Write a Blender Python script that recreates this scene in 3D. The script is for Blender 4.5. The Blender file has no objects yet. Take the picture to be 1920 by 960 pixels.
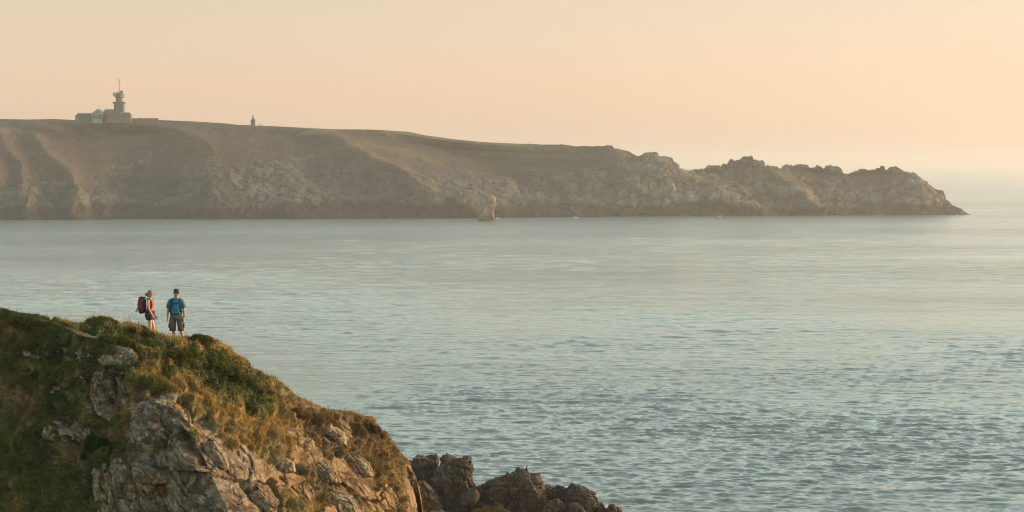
import bpy, bmesh, math, random
import numpy as np
from mathutils import Vector, Matrix

# ------------------------------------------------------------------ camera, sky, sun
scene = bpy.context.scene
COL = scene.collection
H = 42.0            # camera height over the sea
F = 4533.0          # focal length in photo pixels (85 mm on 36 mm)
HZ = 306.0          # horizon row of the photo
SUN_AZ, SUN_EL = 78.0, 11.5

cam_d = bpy.data.cameras.new('camera'); cam = bpy.data.objects.new('camera', cam_d); COL.objects.link(cam)
cam_d.lens = 85; cam_d.sensor_width = 36; cam_d.clip_start = 1.0; cam_d.clip_end = 90000
cam.location = (0, 0, H); cam.rotation_euler = (math.radians(90), 0, 0)
cam_d.shift_y = -(480 - HZ) / 1920.0
scene.camera = cam

world = bpy.data.worlds.new('World'); scene.world = world; world.use_nodes = True
wn, wl = world.node_tree.nodes, world.node_tree.links
wn.clear()
sky = wn.new('ShaderNodeTexSky'); sky.sky_type = 'NISHITA'; sky.sun_disc = False
sky.sun_elevation = math.radians(SUN_EL); sky.sun_rotation = math.radians(SUN_AZ)
sky.air_density = 1.0; sky.dust_density = 0.5; sky.ozone_density = 1.0; sky.altitude = 0
tc = wn.new('ShaderNodeTexCoord'); sep = wn.new('ShaderNodeSeparateXYZ')
ramp = wn.new('ShaderNodeValToRGB')
els = ramp.color_ramp.elements
els[0].position = 0.0; els[0].color = (1.12, 0.95, 1.40, 1)
els[1].position = 0.8; els[1].color = (1.6, 1.6, 1.4, 1)
e = els.new(0.03); e.color = (1.18, 0.90, 1.08, 1)
e = els.new(0.07); e.color = (1.27, 0.92, 0.88, 1)
e = els.new(0.13); e.color = (2.6, 2.1, 1.65, 1)
e = els.new(0.24); e.color = (3.9, 3.4, 2.5, 1)
mul = wn.new('ShaderNodeMix'); mul.data_type = 'RGBA'; mul.blend_type = 'MULTIPLY'; mul.inputs[0].default_value = 1.0
bg = wn.new('ShaderNodeBackground'); bg.inputs[1].default_value = 0.15
wo = wn.new('ShaderNodeOutputWorld')
wl.new(tc.outputs['Generated'], sep.inputs[0]); wl.new(sep.outputs[2], ramp.inputs[0])
wl.new(sky.outputs[0], mul.inputs[6]); wl.new(ramp.outputs[0], mul.inputs[7])
wl.new(mul.outputs[2], bg.inputs[0]); wl.new(bg.outputs[0], wo.inputs[0])

sun_d = bpy.data.lights.new('sun', 'SUN'); sun = bpy.data.objects.new('sun', sun_d); COL.objects.link(sun)
sun_d.energy = 5.0; sun_d.angle = math.radians(0.6); sun_d.color = (1.0, 0.69, 0.41)
az, el = math.radians(SUN_AZ), math.radians(SUN_EL)
sdir = Vector((math.sin(az) * math.cos(el), math.cos(az) * math.cos(el), math.sin(el)))
sun.rotation_euler = sdir.to_track_quat('Z', 'Y').to_euler()
sun.location = (200, 0, 200)

scene.view_settings.view_transform = 'Standard'; scene.view_settings.look = 'None'
scene.view_settings.exposure = 0.17; scene.view_settings.gamma = 1.0
try: scene.cycles.use_denoising = True
except Exception: pass
scene.cycles.filter_width = 1.1; scene.cycles.max_bounces = 6; scene.cycles.diffuse_bounces = 2; scene.cycles.glossy_bounces = 2
scene.cycles.volume_bounces = 1; scene.cycles.transparent_max_bounces = 8

rng = np.random.default_rng(7)
random.seed(7)

# ------------------------------------------------------------------ noise tools
def h3(ix, iy, iz, seed):
    with np.errstate(over='ignore'):
        a = (ix.astype(np.int64) * 374761393 + iy.astype(np.int64) * 668265263 + iz.astype(np.int64) * 2147483647 + seed * 1274126177) & 0xffffffff
        a = ((a ^ (a >> 13)) * 1274126177) & 0xffffffff
        a = ((a ^ (a >> 16)) * 2246822519) & 0xffffffff
        a = a ^ (a >> 15)
    return (a & 0xffffff).astype(np.float64) / 16777215.0

def vn(P, seed=0):
    i = np.floor(P).astype(np.int64); f = P - i; f = f * f * (3 - 2 * f)
    r = 0
    for dx in (0, 1):
        for dy in (0, 1):
            for dz in (0, 1):
                w = (f[:, 0] if dx else 1 - f[:, 0]) * (f[:, 1] if dy else 1 - f[:, 1]) * (f[:, 2] if dz else 1 - f[:, 2])
                r = r + w * h3(i[:, 0] + dx, i[:, 1] + dy, i[:, 2] + dz, seed)
    return r * 2 - 1

def fbm(P, oct=4, seed=0, gain=0.5, ridged=False):
    r = np.zeros(len(P)); a = 1.0; s = 0.0
    for o in range(oct):
        n = vn(P * (2.03 ** o) + o * 17.3, seed + o)
        if ridged: n = 1 - 2 * np.abs(n)
        r += a * n; s += a; a *= gain
    return r / s

def facets(P, seed=0):
    """blocky rock: every point takes the tilted plane of its nearest cell; returns plane value, crack distance"""
    i = np.floor(P).astype(np.int64)
    b1 = np.full(len(P), 9.0); b2 = np.full(len(P), 9.0); val = np.zeros(len(P))
    for dx in (-1, 0, 1):
        for dy in (-1, 0, 1):
            for dz in (-1, 0, 1):
                cx, cy, cz = i[:, 0] + dx, i[:, 1] + dy, i[:, 2] + dz
                d = np.stack([P[:, 0] - cx - h3(cx, cy, cz, seed), P[:, 1] - cy - h3(cx, cy, cz, seed + 1), P[:, 2] - cz - h3(cx, cy, cz, seed + 2)], 1)
                q = np.sqrt((d * d).sum(1))
                v = (d[:, 0] * (h3(cx, cy, cz, seed + 3) - .5) + d[:, 1] * (h3(cx, cy, cz, seed + 4) - .5) + d[:, 2] * (h3(cx, cy, cz, seed + 5) - .5)) * 1.6 + h3(cx, cy, cz, seed + 6) - .5
                m = q < b1
                b2 = np.where(m, b1, np.minimum(b2, q)); val = np.where(m, v, val); b1 = np.where(m, q, b1)
    return val, b2 - b1

def rotm(ax, deg):
    return np.array(Matrix.Rotation(math.radians(deg), 3, ax))

def rock_disp(P, scale, seed, R=None, squash=(0.55, 0.8, 1.35)):
    """displacement (in units of scale) for stratified blocky rock"""
    if R is None: R = rotm('Y', 38) @ rotm('X', 12)
    Q = (P @ R) / scale
    Q = Q * np.array(squash)
    a, ea = facets(Q, seed)
    b, eb = facets(Q * 2.7 + 5, seed + 20)
    c, ec = facets(Q * 6.5 + 9, seed + 40)
    d = 0.62 * a + 0.26 * b + 0.10 * c
    d -= 0.14 * np.exp(-(ea / 0.04)) + 0.05 * np.exp(-(eb / 0.05))
    d += 0.06 * fbm(Q * 5, 3, seed + 60)
    return d

# ------------------------------------------------------------------ mesh + material tools
def link(o, parent=None):
    COL.objects.link(o)
    if parent is not None: o.parent = parent
    return o

def tag(o, label=None, cat=None, group=None, kind=None):
    if label: o['label'] = label
    if cat: o['category'] = cat
    if group: o['group'] = group
    if kind: o['kind'] = kind
    return o

def np_mesh(name, V, faces, mat, parent=None, cols=None, smooth=True, k=4, loc=(0, 0, 0)):
    V = np.asarray(V, dtype=np.float64) - np.asarray(loc)
    me = bpy.data.meshes.new(name)
    faces = np.asarray(faces, dtype=np.int32)
    me.vertices.add(len(V)); me.vertices.foreach_set('co', V.astype(np.float32).ravel())
    nf = len(faces)
    me.loops.add(nf * k); me.loops.foreach_set('vertex_index', faces.ravel())
    me.polygons.add(nf); me.polygons.foreach_set('loop_start', np.arange(nf, dtype=np.int32) * k)
    try: me.polygons.foreach_set('loop_total', np.full(nf, k, dtype=np.int32))
    except Exception: pass
    me.update(calc_edges=True)
    me.polygons.foreach_set('use_smooth', np.full(nf, smooth))
    if cols is not None:
        at = me.color_attributes.new('col', 'FLOAT_COLOR', 'POINT')
        c = np.ones((len(V), 4), dtype=np.float32); c[:, :cols.shape[1]] = cols
        at.data.foreach_set('color', c.ravel())
    me.materials.append(mat)
    o = bpy.data.objects.new(name, me); o.location = loc
    return link(o, parent)

def grid_faces(nr, nc):
    a = np.arange(nr * nc).reshape(nr, nc)
    return np.stack([a[:-1, :-1].ravel(), a[1:, :-1].ravel(), a[1:, 1:].ravel(), a[:-1, 1:].ravel()], 1)

def new_mat(name):
    m = bpy.data.materials.new(name); m.use_nodes = True
    n, l = m.node_tree.nodes, m.node_tree.links
    return m, n, l, n['Principled BSDF']

def simple_mat(name, color, rough=0.8, var=0.15, scale=20.0, metal=0.0, bump=0.1):
    m, n, l, p = new_mat(name)
    t = n.new('ShaderNodeTexCoord'); nz = n.new('ShaderNodeTexNoise'); nz.inputs['Scale'].default_value = scale
    nz.inputs['Detail'].default_value = 4
    l.new(t.outputs['Object'], nz.inputs['Vector'])
    mx = n.new('ShaderNodeMix'); mx.data_type = 'RGBA'
    mx.inputs[6].default_value = tuple(c * (1 - var) for c in color) + (1,)
    mx.inputs[7].default_value = tuple(min(1, c * (1 + var)) for c in color) + (1,)
    l.new(nz.outputs[0], mx.inputs[0]); l.new(mx.outputs[2], p.inputs['Base Color'])
    p.inputs['Roughness'].default_value = rough; p.inputs['Metallic'].default_value = metal
    if bump:
        b = n.new('ShaderNodeBump'); b.inputs['Strength'].default_value = bump; b.inputs['Distance'].default_value = 0.02
        l.new(nz.outputs[0], b.inputs['Height']); l.new(b.outputs[0], p.inputs['Normal'])
    return m

def attr_mat(name, noise_scale, bump_d, rough=0.95, var=0.35, detail=6, bump_s=0.6):
    """material whose colour comes from the mesh's own colour attribute, broken up by noise"""
    m, n, l, p = new_mat(name)
    at = n.new('ShaderNodeAttribute'); at.attribute_name = 'col'
    t = n.new('ShaderNodeTexCoord'); nz = n.new('ShaderNodeTexNoise'); nz.inputs['Scale'].default_value = noise_scale
    nz.inputs['Detail'].default_value = detail; nz.inputs['Roughness'].default_value = 0.65
    l.new(t.outputs['Object'], nz.inputs['Vector'])
    mr = n.new('ShaderNodeMapRange'); mr.inputs[1].default_value = 0.3; mr.inputs[2].default_value = 0.7
    mr.inputs[3].default_value = 1 - var; mr.inputs[4].default_value = 1 + var
    l.new(nz.outputs[0], mr.inputs[0])
    vm = n.new('ShaderNodeVectorMath'); vm.operation = 'SCALE'
    l.new(at.outputs['Color'], vm.inputs[0]); l.new(mr.outputs[0], vm.inputs['Scale'])
    l.new(vm.outputs[0], p.inputs['Base Color'])
    p.inputs['Roughness'].default_value = rough
    p.inputs['Specular IOR Level'].default_value = 0.2
    if bump_d:
        b = n.new('ShaderNodeBump'); b.inputs['Strength'].default_value = bump_s; b.inputs['Distance'].default_value = bump_d
        l.new(nz.outputs[0], b.inputs['Height']); l.new(b.outputs[0], p.inputs['Normal'])
    return m

def leaf_mat(name):
    m, n, l, p = new_mat(name)
    at = n.new('ShaderNodeAttribute'); at.attribute_name = 'col'
    l.new(at.outputs['Color'], p.inputs['Base Color']); p.inputs['Roughness'].default_value = 0.8
    p.inputs['Specular IOR Level'].default_value = 0.15
    tr = n.new('ShaderNodeBsdfTranslucent'); l.new(at.outputs['Color'], tr.inputs[0])
    mx = n.new('ShaderNodeMixShader'); mx.inputs[0].default_value = 0.3
    l.new(p.outputs[0], mx.inputs[1]); l.new(tr.outputs[0], mx.inputs[2]); l.new(mx.outputs[0], n['Material Output'].inputs[0])
    return m

M_GROUND = attr_mat('headland_ground', 9.0, 0.05, var=0.35)
M_ROCK = attr_mat('blocky_rock', 9.0, 0.05, rough=0.9, var=0.5, bump_s=0.8)
M_FAR = attr_mat('far_cliff', 0.25, 1.2, var=0.3, bump_s=0.5)
M_LEAF = leaf_mat('leaves')

# ------------------------------------------------------------------ SEA
def water_mat():
    m, n, l, p = new_mat('sea_water')
    p.inputs['Base Color'].default_value = (0.165, 0.190, 0.162, 1)
    p.inputs['Roughness'].default_value = 0.10; p.inputs['IOR'].default_value = 1.5; p.distribution = 'MULTI_GGX'
    g = n.new('ShaderNodeNewGeometry')
    mp = n.new('ShaderNodeMapping'); mp.inputs['Rotation'].default_value = (0, 0, math.radians(8)); mp.inputs['Scale'].default_value = (0.33, 1.0, 1.0)
    l.new(g.outputs['Position'], mp.inputs[0])
    def nz(scale, det, rough=0.55):
        q = n.new('ShaderNodeTexNoise'); q.inputs['Scale'].default_value = scale; q.inputs['Detail'].default_value = det
        q.inputs['Roughness'].default_value = rough; l.new(mp.outputs[0], q.inputs['Vector']); return q
    a = nz(1.3, 5, 0.62); b = nz(0.22, 3)
    # wind patches: slicks and ruffled water
    mp2 = n.new('ShaderNodeMapping'); mp2.inputs['Rotation'].default_value = (0, 0, math.radians(-6)); mp2.inputs['Scale'].default_value = (0.35, 1.0, 1.0)
    l.new(g.outputs['Position'], mp2.inputs[0])
    c = n.new('ShaderNodeTexNoise'); c.inputs['Scale'].default_value = 0.006; c.inputs['Detail'].default_value = 4; l.new(mp2.outputs[0], c.inputs['Vector'])
    mr = n.new('ShaderNodeMapRange'); mr.inputs[1].default_value = 0.35; mr.inputs[2].default_value = 0.65; mr.inputs[3].default_value = 0.35; mr.inputs[4].default_value = 1.0
    l.new(c.outputs[0], mr.inputs[0])
    ad = n.new('ShaderNodeMath'); ad.operation = 'MULTIPLY_ADD'; ad.inputs[1].default_value = 0.38
    l.new(a.outputs[0], ad.inputs[0])
    b2 = n.new('ShaderNodeMath'); b2.operation = 'MULTIPLY'; b2.inputs[1].default_value = 1.4; l.new(b.outputs[0], b2.inputs[0])
    sw = nz(0.035, 2); b3 = n.new('ShaderNodeMath'); b3.operation = 'MULTIPLY_ADD'; b3.inputs[1].default_value = 2.5; l.new(sw.outputs[0], b3.inputs[0]); l.new(b2.outputs[0], b3.inputs[2])
    l.new(b3.outputs[0], ad.inputs[2])
    # the ripples too small to model far out act as roughness
    ln = n.new('ShaderNodeVectorMath'); ln.operation = 'LENGTH'; l.new(g.outputs['Position'], ln.inputs[0])
    rr = n.new('ShaderNodeMapRange'); rr.inputs[1].default_value = 280; rr.inputs[2].default_value = 1500; rr.inputs[3].default_value = 0.12; rr.inputs[4].default_value = 0.16
    l.new(ln.outputs['Value'], rr.inputs[0]); l.new(rr.outputs[0], p.inputs['Roughness'])
    bp = n.new('ShaderNodeBump'); bp.inputs['Distance'].default_value = 1.0
    dm = n.new('ShaderNodeMapRange'); dm.inputs[1].default_value = 300; dm.inputs[2].default_value = 1300; dm.inputs[3].default_value = 0.75; dm.inputs[4].default_value = 2.2
    l.new(ln.outputs['Value'], dm.inputs[0]); l.new(dm.outputs[0], bp.inputs['Distance'])
    l.new(ad.outputs[0], bp.inputs['Height']); l.new(mr.outputs[0], bp.inputs['Strength'])
    l.new(bp.outputs[0], p.inputs['Normal'])
    return m
M_SEA = water_mat()

def wave_h(x, y, amp):
    z = np.zeros_like(x)
    wr = np.random.default_rng(3)
    for k in range(46):
        lam = 1.15 * (1.075 ** k)
        th = math.radians(wr.normal(-80, 17))
        kk = 2 * math.pi / lam
        a = 0.019 * lam ** 0.3 * wr.uniform(0.6, 1.3)
        if lam > 4.5: a *= 0.62
        ph = wr.uniform(0, 6.28)
        w = np.clip((lam / (1.7 * amp)) - 1, 0, 1)      # drop waves the local mesh cannot carry
        s = np.sin(kk * (x * math.cos(th) + y * math.sin(th)) + ph)
        z += w * a * (s + 0.25 * s * s)
    return z

def build_sea():
    nr, nc = 1500, 1050
    inv = np.linspace(1 / 225.0, 1 / 6000.0, nr)         # finer near the shore, coarser far off
    r = 1 / inv
    ang = np.radians(np.linspace(-15.5, 15.5, nc))
    R, A = np.meshgrid(r, ang, indexing='ij')
    x, y = R * np.sin(A), R * np.cos(A)
    dr = np.gradient(r)[:, None] * np.ones_like(R)
    res = np.maximum(np.abs(dr) * 0.8, R * (ang[1] - ang[0]))
    z = wave_h(x.ravel(), y.ravel(), res.ravel()).reshape(R.shape)
    gust = fbm(np.stack([x.ravel() / 60, y.ravel() / 90, 0 * x.ravel()], 1), 3, 91).reshape(R.shape)
    z *= np.clip(0.95 + 1.3 * gust, 0.35, 1.7)
    # one longer swell running in at the lower right
    yy = y - (313 + 0.10 * (x - 60) + 2.0 * np.sin(x * 0.11))
    z += 0.75 * np.exp(-(yy / 3.6) ** 2) * np.exp(-((x - 72) / 26) ** 2)
    yy = y - (292 + 0.05 * x + 1.5 * np.sin(x * 0.13 + 1))
    z += 0.4 * np.exp(-(yy / 3.2) ** 2) * np.exp(-((x - 58) / 18) ** 2)
    edge = np.minimum(1, np.minimum((A - ang[0]) / 0.02, (ang[-1] - A) / 0.02)); edge = np.clip(edge, 0, 1)
    fade = np.clip((5500 - R) / 1500, 0, 1) * np.clip((R - 226) / 15, 0, 1)
    z *= edge * fade
    V = [np.stack([x.ravel(), y.ravel(), z.ravel()], 1)]
    Fc = [grid_faces(nr, nc)[:, ::-1]]
    off = nr * nc
    # the rest of the sheet: far rows and the sectors outside the fan, sharing its edge positions
    def flat(rs, angs):
        nonlocal off
        RR, AA = np.meshgrid(rs, angs, indexing='ij')
        V.append(np.stack([(RR * np.sin(AA)).ravel(), (RR * np.cos(AA)).ravel(), np.zeros(RR.size)], 1))
        Fc.append(grid_faces(len(rs), len(angs))[:, ::-1] + off); off += RR.size
    flat(np.geomspace(6000, 42000, 14), ang)
    flat(np.array([0.5, 60, 120, 225.0]), ang)
    side = np.radians(np.linspace(15.5, 344.5, 160))
    flat(np.concatenate([[0.5, 60, 225], np.geomspace(400, 42000, 20)]), side)
    return tag(np_mesh('sea', np.concatenate(V), np.concatenate(Fc), M_SEA), kind='structure')
build_sea()

# ------------------------------------------------------------------ FAR HEADLAND
SKY_FAR = np.array([(-500, 226), (-200, 224), (0, 223), (55, 224), (100, 223), (140, 225), (300, 225), (350, 227), (420, 231), (445, 234), (500, 236), (560, 239),
    (620, 242), (700, 243), (765, 247), (800, 254), (850, 261), (900, 266), (960, 269), (1000, 270), (1015, 271), (1055, 271), (1080, 274), (1120, 274),
    (1147, 273), (1152, 278), (1175, 282), (1197, 291), (1204, 289), (1210, 286), (1218, 285), (1232, 287), (1236, 292), (1255, 294), (1261, 298), (1263, 306), (1268, 308),
    (1270, 313), (1280, 317), (1287, 321), (1300, 319), (1303, 316), (1322, 318), (1327, 310), (1343, 310), (1350, 311), (1360, 308), (1366, 306), (1368, 298), (1374, 298),
    (1376, 302), (1388, 300), (1394, 293), (1410, 292), (1413, 300), (1432, 300), (1436, 308), (1450, 309), (1464, 314), (1470, 310), (1484, 309), (1487, 312), (1492, 308),
    (1513, 307), (1519, 315), (1530, 311), (1538, 311), (1546, 319), (1549, 311), (1556, 309), (1572, 314), (1584, 323), (1590, 325), (1602, 321), (1612, 317), (1640, 318),
    (1646, 314), (1656, 313), (1662, 317), (1670, 313), (1680, 312), (1690, 317), (1697, 321), (1712, 323), (1722, 330), (1740, 341), (1750, 351), (1768, 360),
    (1775, 375), (1790, 387), (1803, 393), (1815, 401), (1822, 402.4)], float)
WL_FAR = np.array([(-500, 414), (0, 413), (300, 411.8), (700, 410.6), (1000, 408.5), (1300, 406), (1560, 404), (1822, 402.6)], float)
def interp(tab, x): return np.interp(x, tab[:, 0], tab[:, 1])
# crest lines of the spurs: (row, column) pairs from top to waterline
NOSES = [[(226, -330), (330, -270), (414, -240)], [(226, -120), (330, -110), (414, -90)], [(240, -60), (330, -8), (414, 8)], [(240, 10), (330, 42), (414, 56)],
         [(235, 60), (280, 98), (335, 126), (414, 150)],
         [(236, 300), (250, 352), (275, 392), (340, 400), (414, 430)],
         [(240, 590), (262, 655), (292, 702), (335, 782), (372, 850), (396, 898), (414, 925)],
         [(265, 1120), (300, 1230), (330, 1290), (370, 1375), (404, 1440)],
         [(300, 1425), (330, 1470), (404, 1556)],
         [(310, 1690), (335, 1728), (360, 1762), (404, 1812)], [(300, 1990), (404, 1990)]]
SLOPE_R = [0.6, .6, 1.0, 1.2, 1.3, 0.35, 0.85, 1.0, 1.0, 1.2, 1]
SLOPE_L = [0.6, .6, .8, 1.0, .9, 0.75, 0.6, 0.38, 0.6, 0.35, 1]
CAPS = [60, 60, 14, 16, 40, 45, 60, 40, 30, 60]
_sx = np.arange(-500, 1823, 2.0); _sm = np.convolve(np.pad(np.interp(_sx, SKY_FAR[:, 0], SKY_FAR[:, 1]), 30, mode='edge'), np.hanning(61) / np.hanning(61).sum(), mode='valid')
SKY_S = np.stack([_sx, _sm], 1)
def nose_x(py):
    return [np.interp(py, [a for a, b in N], [b for a, b in N]) for N in NOSES]
def far_depth(px, py):
    """distance of the headland surface, from spurs running down towards the water"""
    wl = interp(WL_FAR, px); s = interp(SKY_S, px)
    q = np.stack([px / 70.0, py / 45.0, 0 * px], 1)
    wx = px + 34 * fbm(q, 4, 900)
    Dw = H * F / (wl - HZ)
    h = np.clip((wl - py) / np.maximum(wl - s, 1), 0, 1.0)
    Rn = np.interp(px, [-500, 0, 500, 1000, 1250, 1500, 1815], [190, 190, 200, 150, 80, 60, 20])
    add = np.zeros_like(px)
    xs = [np.interp(py, [a for a, b in N], [b for a, b in N]) for N in NOSES]
    for i in range(len(NOSES) - 1):
        m = (wx >= xs[i]) & (wx < xs[i + 1])
        a = (wx - xs[i]) * 0.42 * SLOPE_R[i]; b = (xs[i + 1] - wx) * 0.42 * SLOPE_L[i + 1]
        v = -np.log(np.exp(-a / 6.0) + np.exp(-b / 6.0) + np.exp(-CAPS[i] / 6.0)) * 6.0
        add = np.where(m, np.maximum(v, 0), add)
    gl = fbm(np.stack([px / 44.0, py / 52.0, 0 * px], 1), 4, 950)
    add = add - 9.0 * gl * np.clip(1.15 - h, 0.1, 1)
    topfade = np.clip((1 - h) / 0.12, 0.25, 1)
    return Dw + Rn * (0.22 * h + 0.78 * h ** 2.2) + add * topfade * np.clip(0.35 + h * 2, 0, 1), h, wl, s

def build_far():
    step = 1.35
    pxs = np.arange(-480, 1823, step)
    nt = 210
    t = np.linspace(0, 1, nt)
    PX, T = np.meshgrid(pxs, t, indexing='xy')
    wl = interp(WL_FAR, pxs)[None, :] + 1.2; s = interp(SKY_FAR, pxs)[None, :] 
    s = np.minimum(s + 0.0, wl - 0.5)
    PY = wl + (s - wl) * T
    px, py = PX.ravel(), PY.ravel()
    D, h, wlv, sv = far_depth(px, py)
    P = np.stack([(px - 960) / F * D, D, H - (py - HZ) / F * D], 1)
    n = PX.shape
    # surface normal of the smooth shape
    G = P.reshape(n[0], n[1], 3)
    N = np.cross(np.gradient(G, axis=1), np.gradient(G, axis=0)); N /= np.linalg.norm(N, axis=2, keepdims=True) + 1e-9
    N = N.reshape(-1, 3)
    N *= np.where(N[:, 1:2] > 0, -1, 1)
    big = fbm(P / 38.0, 4, 5); mid = fbm(P / 14.0, 4, 9, ridged=True)
    # how much bare rock: all of the crags at the far end, the foot of the cliff elsewhere
    crag = np.interp(px, [1000, 1200, 1300], [0, 0.8, 1.0])
    foot = np.interp(px, [-500, 100, 300, 700, 900, 1100], [.42, .42, .62, .60, .45, .7])
    rock = np.clip((foot - h + 0.22 * big + 0.12 * mid) / 0.12, 0, 1)
    scree = np.clip((fbm(P / 5.0, 3, 33) - 0.34 + 0.10 * (px > 640) * np.clip(big + .3, 0, 1)) / 0.1, 0, 1)
    rock = np.maximum(np.maximum(rock, crag * np.clip((0.9 + big - h * 0.25), 0, 1)), scree * 0.8)
    fa, fe = facets((P @ rotm('Y', 8)) / np.array([9.0, 9.0, 16.0]), 11)
    fb, fe2 = facets((P @ rotm('Y', 12)) / np.array([3.6, 3.6, 6.0]), 17)
    gul = fbm(P / np.array([13.0, 30.0, 26.0]), 4, 41, ridged=True)
    ramt = 0.55 + 0.9 * crag
    disp = rock * ramt * (1.5 * fa + .8 * fb - 1.6 * np.exp(-fe / 0.08) - .6 * np.exp(-fe2 / 0.1)) + (0.2 + rock) * 1.2 * gul + 2.5 * big + (1 - rock) * 0.5 * fbm(P / 3.0, 3, 21)
    fd = np.clip((1 - h) / 0.05, 0, 1) * (1 - crag) + crag * np.clip((1 - h) / 0.05, 0.25, 1)
    fd *= np.clip((wlv - sv) / 30, 0.1, 1)
    P = P + N * (disp * np.clip(fd, 0.0, 1))[:, None]
    # skyline teeth on the crags
    up = crag * np.clip((h - 0.90) / 0.10, 0, 1) * (facets(np.stack([P[:, 0] / 4.0, P[:, 0] * 0 + .5, P[:, 0] * 0 + .5], 1), 77)[0] * 1.4)
    P[:, 2] += up
    heath = np.array([0.048, 0.029, 0.018]); heath2 = np.array([0.056, 0.040, 0.020]); grs = np.array([0.16, 0.125, 0.05])
    g1 = np.clip(0.5 + 1.1 * fbm(P / 30.0, 4, 51), 0, 1)[:, None]
    veg = heath * (1 - g1) + heath2 * g1
    dry = np.clip((fbm(P / np.array([40, 40, 10.0]), 4, 61) - 0.10) / 0.25, 0, 1)[:, None] * np.clip(h - 0.5, 0, .5)[:, None] * 1.5
    veg = veg * (1 - dry) + grs * dry
    g2 = np.clip(0.5 + 1.6 * fbm(P / np.array([6.0, 6.0, 12.0]), 4, 71), 0, 1)[:, None]
    rk = (np.array([0.055, 0.052, 0.040]) * (1 - g2) + np.array([0.105, 0.10, 0.080]) * g2) * (1 + .6 * np.clip(big * 2 + .5 * mid, -.8, .7))[:, None]
    rk = rk * (1 - 0.55 * np.exp(-fe / 0.05))[:, None]
    wet = np.clip((11 + 8 * big - P[:, 2]) / 4, 0, 1)[:, None]       # dark tide-washed band at the foot
    rk = rk * (1 - 0.7 * wet)
    rk = 0.72 * rk * (1 + 1.5 * crag[:, None] * np.array([1.0, .85, .75]))
    col = veg * (1 - rock[:, None]) + rk * rock[:, None]
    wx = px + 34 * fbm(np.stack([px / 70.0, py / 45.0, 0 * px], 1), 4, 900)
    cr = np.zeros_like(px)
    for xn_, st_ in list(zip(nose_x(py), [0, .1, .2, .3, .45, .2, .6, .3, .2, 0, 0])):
        cr = np.maximum(cr, st_ * np.exp(-np.abs((wx - xn_ - 9) / 13.0) ** 2))       # sunlight painted into the colour as warm streaks along the spur crests
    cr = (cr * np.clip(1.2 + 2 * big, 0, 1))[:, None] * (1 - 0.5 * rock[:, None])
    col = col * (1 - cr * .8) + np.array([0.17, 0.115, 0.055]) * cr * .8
    pale = np.clip((fbm(P / 2.6, 2, 81) - 0.52) / 0.08, 0, 1)[:, None] * (1 - rock[:, None]) * 0.6
    col = col * (1 - pale) + np.array([0.20, 0.18, 0.15]) * pale
    # back of the headland: plateau running away and down to the sea behind
    G = P.reshape(n[0], n[1], 3)
    top = G[-1]
    rows = []; dist = [6, 16, 34, 60, 110, 190, 300]
    frac = [0.997, 0.985, 0.96, 0.93, 0.85, 0.6, -0.02]
    wid = np.interp(pxs, [-500, 900, 1200, 1500, 1822], [1.0, 0.9, .5, .28, .06])
    for d, f_ in zip(dist, frac):
        q = top.copy(); q[:, 1] += d * wid; q[:, 0] += 0
        q[:, 2] = top[:, 2] * f_ ; rows.append(q)
    A = np.concatenate([G] + [r[None] for r in rows], 0)
    C = np.concatenate([col.reshape(n[0], n[1], 3)] + [np.tile(heath, (1, n[1], 1)) for r in rows], 0)
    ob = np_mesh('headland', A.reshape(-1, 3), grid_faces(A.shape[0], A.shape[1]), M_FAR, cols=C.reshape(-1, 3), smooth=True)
    tag(ob, kind='structure')
build_far()
def far_point(px, py, back=0.0):
    D, h, wl, s = far_depth(np.array([float(px)]), np.array([float(py)]))
    D = D[0] + back
    return Vector(((px - 960) / F * D, D, H - (py - HZ) / F * D))

# ------------------------------------------------------------------ NEAR HILL
RIDGE = np.array([(-700, 560), (-300, 570), (-100, 574), (0, 579), (18, 582), (40, 588), (85, 593), (94, 598), (110, 597), (125, 600), (140, 605), (158, 606), (165, 600), (175, 597), (195, 595), (210, 601),
    (235, 605), (262, 610), (285, 618), (310, 626), (335, 633), (352, 634), (365, 631), (385, 633), (405, 641), (432, 655), (455, 672), (470, 688), (500, 704), (520, 713), (540, 732), (562, 747),
    (600, 765), (630, 770), (662, 774), (690, 781), (702, 787), (712, 800), (724, 812), (735, 830), (748, 850), (760, 862), (770, 875), (778, 895), (786, 920), (790, 945), (792, 962), (800, 1010), (815, 1080), (845, 1180), (880, 1290), (900, 1340)], float)
NOSE = np.array([(560, 60), (600, 120), (640, 190), (660, 212), (700, 235), (740, 275), (780, 330), (820, 362), (860, 385), (960, 430), (1100, 500), (1400, 620)], float)
PXM = 60.0
def ridge_depth(px):
    return 75.0 + np.interp(px, [-700, 0, 150, 330, 600, 790, 900], [6.0, 2.2, 0.3, -1.9, -1.2, 0.2, 2.0])
def hill_depth(px, py):
    s = interp(RIDGE, px); hm = np.maximum((py - s) / PXM, 0)
    xn = np.interp(py, NOSE[:, 0], NOSE[:, 1])
    d = (px - xn) / PXM
    sl = np.clip(hm / 1.0, 0, 1) 
    left = 2.6 * (1 - np.exp(np.minimum(d, 0) * 0.85 / 2.6)) + 0.12 * np.maximum(-d - 3, 0)
    right = 0.95 * np.maximum(d, 0)
    rim = 1.9 * np.log1p(np.exp((px - 752) / 9.0)) * 9.0 / PXM
    run = 0.42 * hm + 0.85 * (1 - np.exp(-hm / 0.8))
    return ridge_depth(px) - run * 1.0 + left * sl + right * 0.9 + rim * np.clip(hm / .4, 0, 1)

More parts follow.
